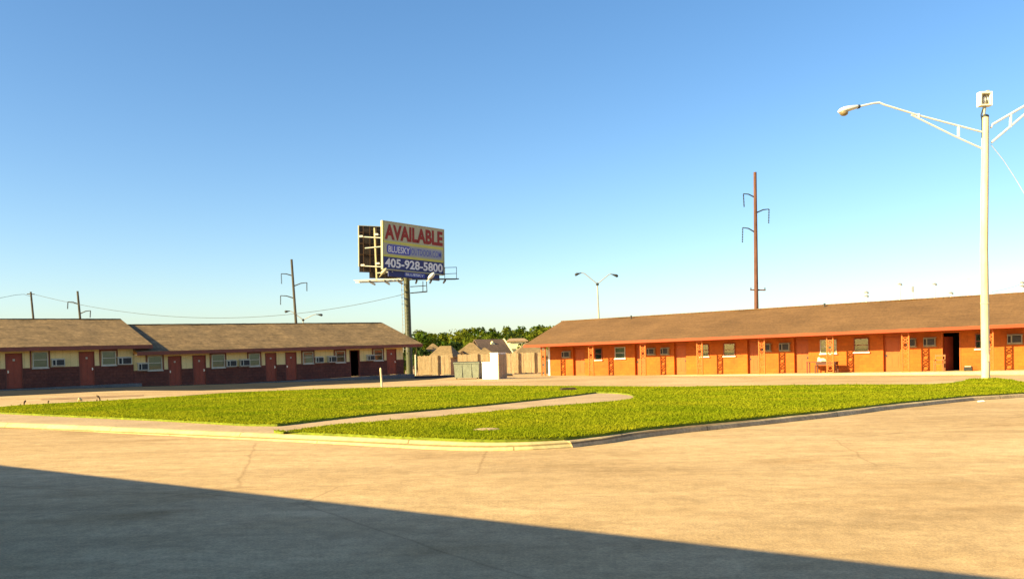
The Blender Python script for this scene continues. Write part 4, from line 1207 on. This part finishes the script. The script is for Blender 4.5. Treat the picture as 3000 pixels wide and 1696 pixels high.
# houses beyond the fence: walls, hipped or gabled roofs
def house(label, px, peak_y, Y, w, d, rise, mroof, rz=0.0, ridge=.25, gable=False, mwall=None, eave_z=None):
    T = at_depth(px, peak_y, Y); g_ = terr(T[0], Y)
    root = empty('house', (T[0], T[1], g_), rz); tag(root, label, 'house', 'houses beyond the board fence')
    ez = T[2] - g_ - rise
    b_ = MB(); b_.box(-w / 2 + .4, w / 2 - .4, -d / 2 + .4, d / 2 - .4, 0, ez)
    b_.build('wall', mwall or M['house_wall'], root)
    b_ = MB(); rl = w * ridge / 2
    if gable:
        pr = [(-w / 2, ez), (0, ez + rise), (w / 2, ez), (0, ez + rise - .15), ]
        vs = [(x, y, z) for y in (-d / 2, d / 2) for x, z in ((-w / 2, ez), (0, ez + rise), (w / 2, ez), (w / 2, ez - .15), (0, ez + rise - .18), (-w / 2, ez - .15))]
        b_.add(vs, [(0, 6, 7, 1), (1, 7, 8, 2), (2, 8, 9, 3), (5, 11, 6, 0), (3, 9, 10, 4), (4, 10, 11, 5), (0, 1, 4, 5), (1, 2, 3, 4), (6, 11, 10, 7), (7, 10, 9, 8)])
    else:
        b_.add([(-w / 2, -d / 2, ez), (w / 2, -d / 2, ez), (w / 2, d / 2, ez), (-w / 2, d / 2, ez), (-rl, 0, ez + rise), (rl, 0, ez + rise), (-w / 2, -d / 2, ez - .18), (w / 2, -d / 2, ez - .18), (w / 2, d / 2, ez - .18), (-w / 2, d / 2, ez - .18)],
               [(0, 1, 5, 4), (1, 2, 5), (2, 3, 4, 5), (3, 0, 4), (0, 6, 7, 1), (1, 7, 8, 2), (2, 8, 9, 3), (3, 9, 6, 0), (6, 9, 8, 7)])
    rf = b_.build('roof', mroof, root)
    for s in (-1, 1):
        q = MB(); q.box(s * w * .22 - .5, s * w * .22 + .5, -d / 2 + .34, -d / 2 + .398, ez * .35, ez * .8); q.build('window', M['dark_blind'], root)
    return root, rf, ez


house('tan hip roofed house left of the dark conifer', 1268, 1006, 128, 5.6, 5.4, 2.2, M['house_roof'], .12, .04)
house('tan hip roofed house whose roof shows above the sunlit fence end', 1305, 1013, 112, 3.4, 4.5, 1.4, M['house_roof'], -.25, .45)
h_, rf, ez = house('tan house with a broad hip roof and small dark vent gable, behind the dumpster', 1381, 1003.5, 120, 6.4, 6.4, 2.5, M['house_roof'], -.1, .08)
b_ = MB(); b_.add([(-1.35, -2.75, ez + .9), (-.95, -2.75, ez + 1.35), (-.55, -2.75, ez + .9), (-1.35, -1.2, ez + .9), (-.95, -1.2, ez + 1.35), (-.55, -1.2, ez + .9)], [(0, 1, 2), (3, 5, 4), (0, 3, 4, 1), (1, 4, 5, 2), (0, 2, 5, 3)]); b_.build('vent_gable', M['fence_dark'], rf)
house('small tan roofed house right of the vent gabled one', 1420, 1018, 108, 3.6, 4.0, 1.5, M['house_roof'], .1, .05)
# gable roofed house: ridge along local x, dark front slope, pale rake board at its right end
Yh = 138; T = at_depth(1475, 993, Yh); g_ = terr(T[0], Yh)
h_ = empty('house', (T[0], T[1], g_), math.radians(27)); tag(h_, 'dark brown roofed house with a small cream gable and a bright rake board', 'house', 'houses beyond the board fence')
rz_ = T[2] - g_; LW, RD, RS = 5.2, 3.4, 2.5
b_ = MB(); b_.box(-LW + .2, -.3, -RD + .5, RD - .5, 0, rz_ - RS - .02); b_.build('wall', M['house_cream'], h_)
b_ = MB()
vs = [(x, y, z) for x in (-LW, 0) for y, z in ((-RD, rz_ - RS), (0, rz_), (RD, rz_ - RS), (RD, rz_ - RS - .18), (0, rz_ - .18), (-RD, rz_ - RS - .18))]
b_.add(vs, [tuple(range(6)), tuple(range(6, 12))[::-1]] + [(i, (i + 1) % 6, 6 + (i + 1) % 6, 6 + i) for i in range(6)]); rf = b_.build('roof', M['house_roof_dark'], h_)
b_ = MB()
for s in (-1, 1):
    b_.bar((.06, 0, rz_ - .06), (.06, s * RD, rz_ - RS - .06), .11, .40)
b_.build('rake_board', M['house_cream'], rf)
b_ = MB(); b_.add([(-.30, -RD + .5, rz_ - RS + .2), (-.30, 0, rz_ - .2), (-.30, RD - .5, rz_ - RS + .2), (-.22, -RD + .5, rz_ - RS + .2), (-.22, 0, rz_ - .2), (-.22, RD - .5, rz_ - RS + .2)], [(0, 1, 2), (5, 4, 3), (0, 3, 4, 1), (1, 4, 5, 2), (2, 5, 3, 0)]); b_.build('gable_wall', M['house_cream'], h_)
# small front facing dormer on that roof
z1_ = at_depth(1444, 999.5, Yh - 3)[2] - g_; z0_ = at_depth(1444, 1014.5, Yh - 3)[2] - g_
dq = Matrix.Rotation(-math.radians(27), 3, 'Z') @ Vector(((1444 - 1475) * (Yh - 3) / FOC, -2.2, 0)); gx, gy = dq.x, dq.y
b_ = MB(); b_.add([(gx - .68, gy, z0_), (gx, gy, z1_), (gx + .68, gy, z0_), (gx - .68, gy + 2, z0_), (gx, gy + 2, z1_), (gx + .68, gy + 2, z0_)], [(0, 1, 2), (3, 5, 4), (0, 3, 4, 1), (1, 4, 5, 2), (0, 2, 5, 3)]); b_.build('dormer', M['house_cream'], rf)
house('grey tan roofed house beside the left end of the orange roof', 1556, 1003, 112, 5.4, 6.0, 1.7, M['house_roof'], .1, .25)
house('cream walled house with a low red brown roof, half hidden among trees', 1514, 991, 165, 4.0, 6.0, .5, M['house_wall'], .05, .7, mwall=M['house_cream'])


# ------------------------------------------------------------------ trees
def leaf_cloud(mb, blobs, size, per, rn):
    """leaf-sized quads through a set of ellipsoid clumps"""
    for (c, r, sq) in blobs:
        for _ in range(int(per * r * r)):
            d = Vector((rn.gauss(0, 1), rn.gauss(0, 1), rn.gauss(0, 1))).normalized()
            q = Vector(c) + Vector((d.x, d.y, d.z * sq)) * r * (rn.random() ** .45)
            n_ = (d + Vector((rn.gauss(0, .5), rn.gauss(0, .5), rn.gauss(0, .5)))).normalized()
            a = n_.cross(Vector((rn.gauss(0, 1), rn.gauss(0, 1), rn.gauss(0, 1)))).normalized(); b = n_.cross(a)
            s = size * rn.uniform(.6, 1.3)
            mb.add([q - a * s, q + b * s * .6, q + a * s, q - b * s * .6], [(0, 1, 2, 3)])


def crown_blobs(H_, R_, rn, nb=14):
    out = []
    for i in range(nb):
        a = rn.uniform(0, 2 * math.pi); t = rn.random(); rr_ = R_ * (1 - .55 * t) * math.sqrt(rn.random())
        out.append(((rr_ * math.cos(a), rr_ * math.sin(a), H_ * (.35 + .55 * t)), R_ * rn.uniform(.3, .5), .8))
    return out


def tree(label, px, top_y, Y, R_, lm, seed, cat='tree', group=None, name='tree', nb=14, size=.3, per=34):
    rn = random.Random(seed); T = at_depth(px, top_y, Y); g_ = terr(T[0], Y); H_ = T[2] - g_
    root = empty(name, (T[0], Y, g_), rn.uniform(0, 6)); tag(root, label, cat, group)
    b_ = MB(); b_.tube([(0, 0, -.2), (.1, .05, H_ * .3), (.0, .1, H_ * .62)], [.06 + R_ * .06, .04 + R_ * .045, .05], 8)
    for k in range(5):
        a = k * 1.26 + rn.random(); b_.tube([(.05, .05, H_ * (.25 + .06 * k)), (R_ * .5 * math.cos(a), R_ * .5 * math.sin(a), H_ * (.5 + .06 * k))], [.09, .03], 6)
    b_.build('trunk', M['trunk'], root)
    b_ = MB(); leaf_cloud(b_, crown_blobs(H_ * .98, R_, rn, nb), size, per, rn); b_.build('crown', lm, root)
    return root


TG = 'trees in front of the wooded rise'
tree('dark tree crown just right of the billboard pole', 1213, 960, 118, 2.6, M['leaf_dark'], 1, group=TG)
tree('bushy mid green tree above the left tan house roof', 1262, 970, 150, 4.0, M['leaf_mid'], 2, group=TG)
tree('dark narrow tree rising behind the gap in the board fence', 1330, 992, 122, 1.7, M['leaf_dark'], 3, group=TG, nb=16)
tree('yellow green tree above the broad hip roof behind the dumpster', 1362, 960, 160, 4.2, M['leaf_mid'], 4, group=TG)
tree('rounded tree between the hip roof and the small cream gable', 1415, 975, 155, 4.0, M['leaf_mid'], 5, group=TG)
tree('dark tree crown directly above the dark brown roof', 1497, 968, 185, 4.4, M['leaf_dark'], 6, group=TG)
tree('tree crown beside the left end of the orange roof slope', 1572, 960, 165, 4.8, M['leaf_mid'], 7, group=TG)
tree('low green tree tucked under the left eave of the orange wing', 1543, 1000, 135, 2.2, M['leaf_mid'], 8, group=TG)
tree('dark tree top behind the left wing gable end', 1180, 968, 125, 2.4, M['leaf_dark'], 9, group=TG)

# the wooded rise behind: one mass
rn = random.Random(5); b_ = MB()
crest = [(1080, 975), (1150, 966), (1210, 957), (1255, 962), (1292, 965), (1338, 966), (1357, 955), (1422, 949), (1480, 951), (1534, 947), (1590, 939), (1627, 943), (1720, 945), (1800, 950)]
cx_ = [c[0] for c in crest]; cy_ = [c[1] for c in crest]
for row, (Y, drop) in enumerate(((300, 0), (265, 7), (235, 15), (205, 24), (185, 34))):
    px = 1075 + rn.uniform(0, 20)
    while px < 1730:
        ty = np.interp(px, cx_, cy_) + drop + rn.uniform(-2.0, 6); T = at_depth(px, ty, Y); g_ = terr(T[0], Y); H_ = T[2] - g_
        R_ = rn.uniform(3.2, 5.4); bl_ = [((T[0] + c[0], Y + c[1], g_ + c[2]), r, sq) for c, r, sq in crown_blobs(H_ * .98, R_, rn, 9)]
        leaf_cloud(b_, bl_, .5, 28, rn)
        b_.tube([(T[0], Y, g_ - .2), (T[0] + .2, Y, g_ + H_ * .6)], [.3, .1], 5)
        px += R_ * 1.25 / Y * FOC
o = b_.build('woodland', M['leaf_mid']); tag(o, 'far wooded rise forming a green skyline between the motel wings', 'woodland', kind='stuff')

# weeds at the right end of the brown wing
def weed(label, px, py, h_, r_, lm, seed):
    rn = random.Random(seed); P = on_ground(px, py); g_ = gz(P[0], P[1])
    root = empty('weed_bush', (P[0], P[1], g_)); tag(root, label, 'bush', 'weeds by the left wing end')
    b_ = MB()
    for k in range(7):
        a = rn.uniform(0, 6.3); b_.tube([(0, 0, 0), (r_ * .4 * math.cos(a), r_ * .4 * math.sin(a), h_ * rn.uniform(.6, 1))], [.02, .008], 5)
    b_.build('stem', M['trunk'], root)
    b_ = MB(); leaf_cloud(b_, [((rn.uniform(-r_, r_) * .5, rn.uniform(-r_, r_) * .5, h_ * rn.uniform(.25, .8)), r_ * .5, 1.2) for _ in range(9)], .07, 420, rn); b_.build('foliage', lm, root)


weed('reddish brown weedy bush beside the billboard pole foot', 1226, 1098, 1.3, .55, M['leaf_weed'], 11)
P = on_ground(1215, 1100)
b_ = MB(); b_.tube([(0, 0, -.1), (0, 0, 1.9)], [.075, .07], 10); b_.tube([(0, 0, 1.9), (0, 0, 1.96)], [.09, .05], 10)
o = b_.build('pipe_post', M['ac_white']); o.location = (P[0], P[1] + 1, gz(P[0], P[1])); tag(o, 'pale tall pipe post beside the billboard pole under the eave', 'post')
# pale bollard at the far lawn edge
P = on_ground(1119, 1134, .05); Ht = at_depth(1117, 1077, P[1])[2] - P[2]
b_ = MB(); b_.tube([(0, 0, -.1), (0, 0, Ht - .06), (0, 0, Ht)], [.048, .046, .025], 12); b_.tube([(0, 0, Ht - .16), (0, 0, Ht - .1)], [.053, .053], 12)
o = b_.build('bollard', M['lamp_cream']); o.location = tuple(P); o.rotation_euler.y = -.05; tag(o, 'slim white pipe bollard at the far edge of the lawn', 'bollard')

# small stakes and rubble along the far left edge of the lawn
def stake(label, px, py, top, r, m, lean):
    P = on_ground(px, py, .08); Ht = at_depth(px, top, P[1])[2] - P[2]
    b_ = MB(); b_.tube([(0, 0, -.05), (lean * .3, 0, Ht * .45), (lean, 0, Ht * .8), (lean * 1.9, 0.02, Ht)], [r * .55, r * .6, r, r * .5], 8)
    o = b_.build('stake', m, smooth=True); o.location = tuple(P); tag(o, label, 'stake', 'stakes at the lawn edge')


stake('short dark bent stake nearest the left picture edge, by the lawn', 70, 1187, 1173, .032, M['rust'], .03)
stake('tiny dark stub between the two taller stakes at the lawn edge', 141, 1180, 1174, .028, M['rust'], .01)
stake('taller dark leaning stake at the right end of the stake row', 294, 1173, 1158, .036, M['rust'], -.07)
stake('small dark stub at the foot of the leaning stake', 283, 1175.5, 1170, .026, M['rust'], .01)
P = on_ground(233, 1174, .08); bm = bmesh.new(); bmesh.ops.create_icosphere(bm, subdivisions=2, radius=.075)
for v in bm.verts: v.co *= 1 + .3 * math.sin(v.co.x * 37 + v.co.z * 21); v.co.z *= .9
me = bpy.data.meshes.new('concrete_lump'); bm.to_mesh(me); bm.free(); me.materials.append(M['kerb_pale']); o = bpy.data.objects.new('concrete_lump', me); COL.objects.link(o); o.location = (P[0], P[1], P[2] + .03)
tag(o, 'pale concrete lump on the far lawn edge left of the leaning stake', 'rubble')
P = on_ground(2873, 1177)
b_ = MB(); b_.add([(-.16, -.1, .005), (.14, -.12, .02), (.17, .08, .03), (-.12, .11, .008), (-.13, -.07, .06), (.1, -.09, .075), (.13, .05, .07), (-.09, .08, .055)], [(0, 1, 2, 3), (4, 7, 6, 5), (0, 4, 5, 1), (1, 5, 6, 2), (2, 6, 7, 3), (3, 7, 4, 0)])
o = b_.build('paper_scrap', M['lamp_white']); o.location = tuple(P); o.scale = (.5, .5, .6); tag(o, 'crumpled white scrap on the pavement under the right kerb', 'litter')

# ------------------------------------------------------------------ light, sky, camera
sun = bpy.data.lights.new('sun', 'SUN'); sun.energy = 5.0; sun.angle = math.radians(.5); sun.color = (1.0, .80, .36)
so = bpy.data.objects.new('sun', sun); COL.objects.link(so)
sdir = Vector((SUN_DIR[0] * math.cos(SUN_EL), SUN_DIR[1] * math.cos(SUN_EL), math.sin(SUN_EL)))
so.rotation_euler = sdir.to_track_quat('Z', 'Y').to_euler(); so.location = (-30, -20, 40)

world = bpy.data.worlds.new('World'); scene.world = world; world.use_nodes = True
nt = world.node_tree; nt.nodes.clear()
out = node(nt, 'ShaderNodeOutputWorld'); bg = node(nt, 'ShaderNodeBackground'); sky = node(nt, 'ShaderNodeTexSky')
sky.sky_type = 'NISHITA'; sky.sun_disc = False; sky.sun_elevation = SUN_EL
sky.sun_rotation = math.atan2(SUN_DIR[0], SUN_DIR[1]); sky.altitude = 300; sky.air_density = 1.0; sky.dust_density = 1.1; sky.ozone_density = 2.0
hs = node(nt, 'ShaderNodeHueSaturation'); hs.inputs['Saturation'].default_value = 1.22
nt.links.new(sky.outputs[0], hs.inputs['Color']); nt.links.new(hs.outputs[0], bg.inputs[0]); bg.inputs[1].default_value = .071
nt.links.new(bg.outputs[0], out.inputs[0])

cam = bpy.data.cameras.new('camera'); co = bpy.data.objects.new('camera', cam); COL.objects.link(co)
cam.sensor_width = 36; cam.sensor_fit = 'HORIZONTAL'; cam.lens = 36 * FOC / 3000
cam.shift_y = (PCY - 848) / 3000; cam.clip_end = 6000; cam.clip_start = .05
mw = Matrix.Identity(4)
for i in range(3):
    mw[i][0] = RGT[i]; mw[i][1] = UPV[i]; mw[i][2] = -FWD[i]; mw[i][3] = CAM[i]
co.matrix_world = mw
scene.camera = co
scene.view_settings.view_transform = 'Standard'; scene.view_settings.look = 'None'
scene.view_settings.exposure = 1.62; scene.view_settings.gamma = 1
scene.render.engine = 'CYCLES'; scene.cycles.max_bounces = 8; scene.cycles.use_denoising = True
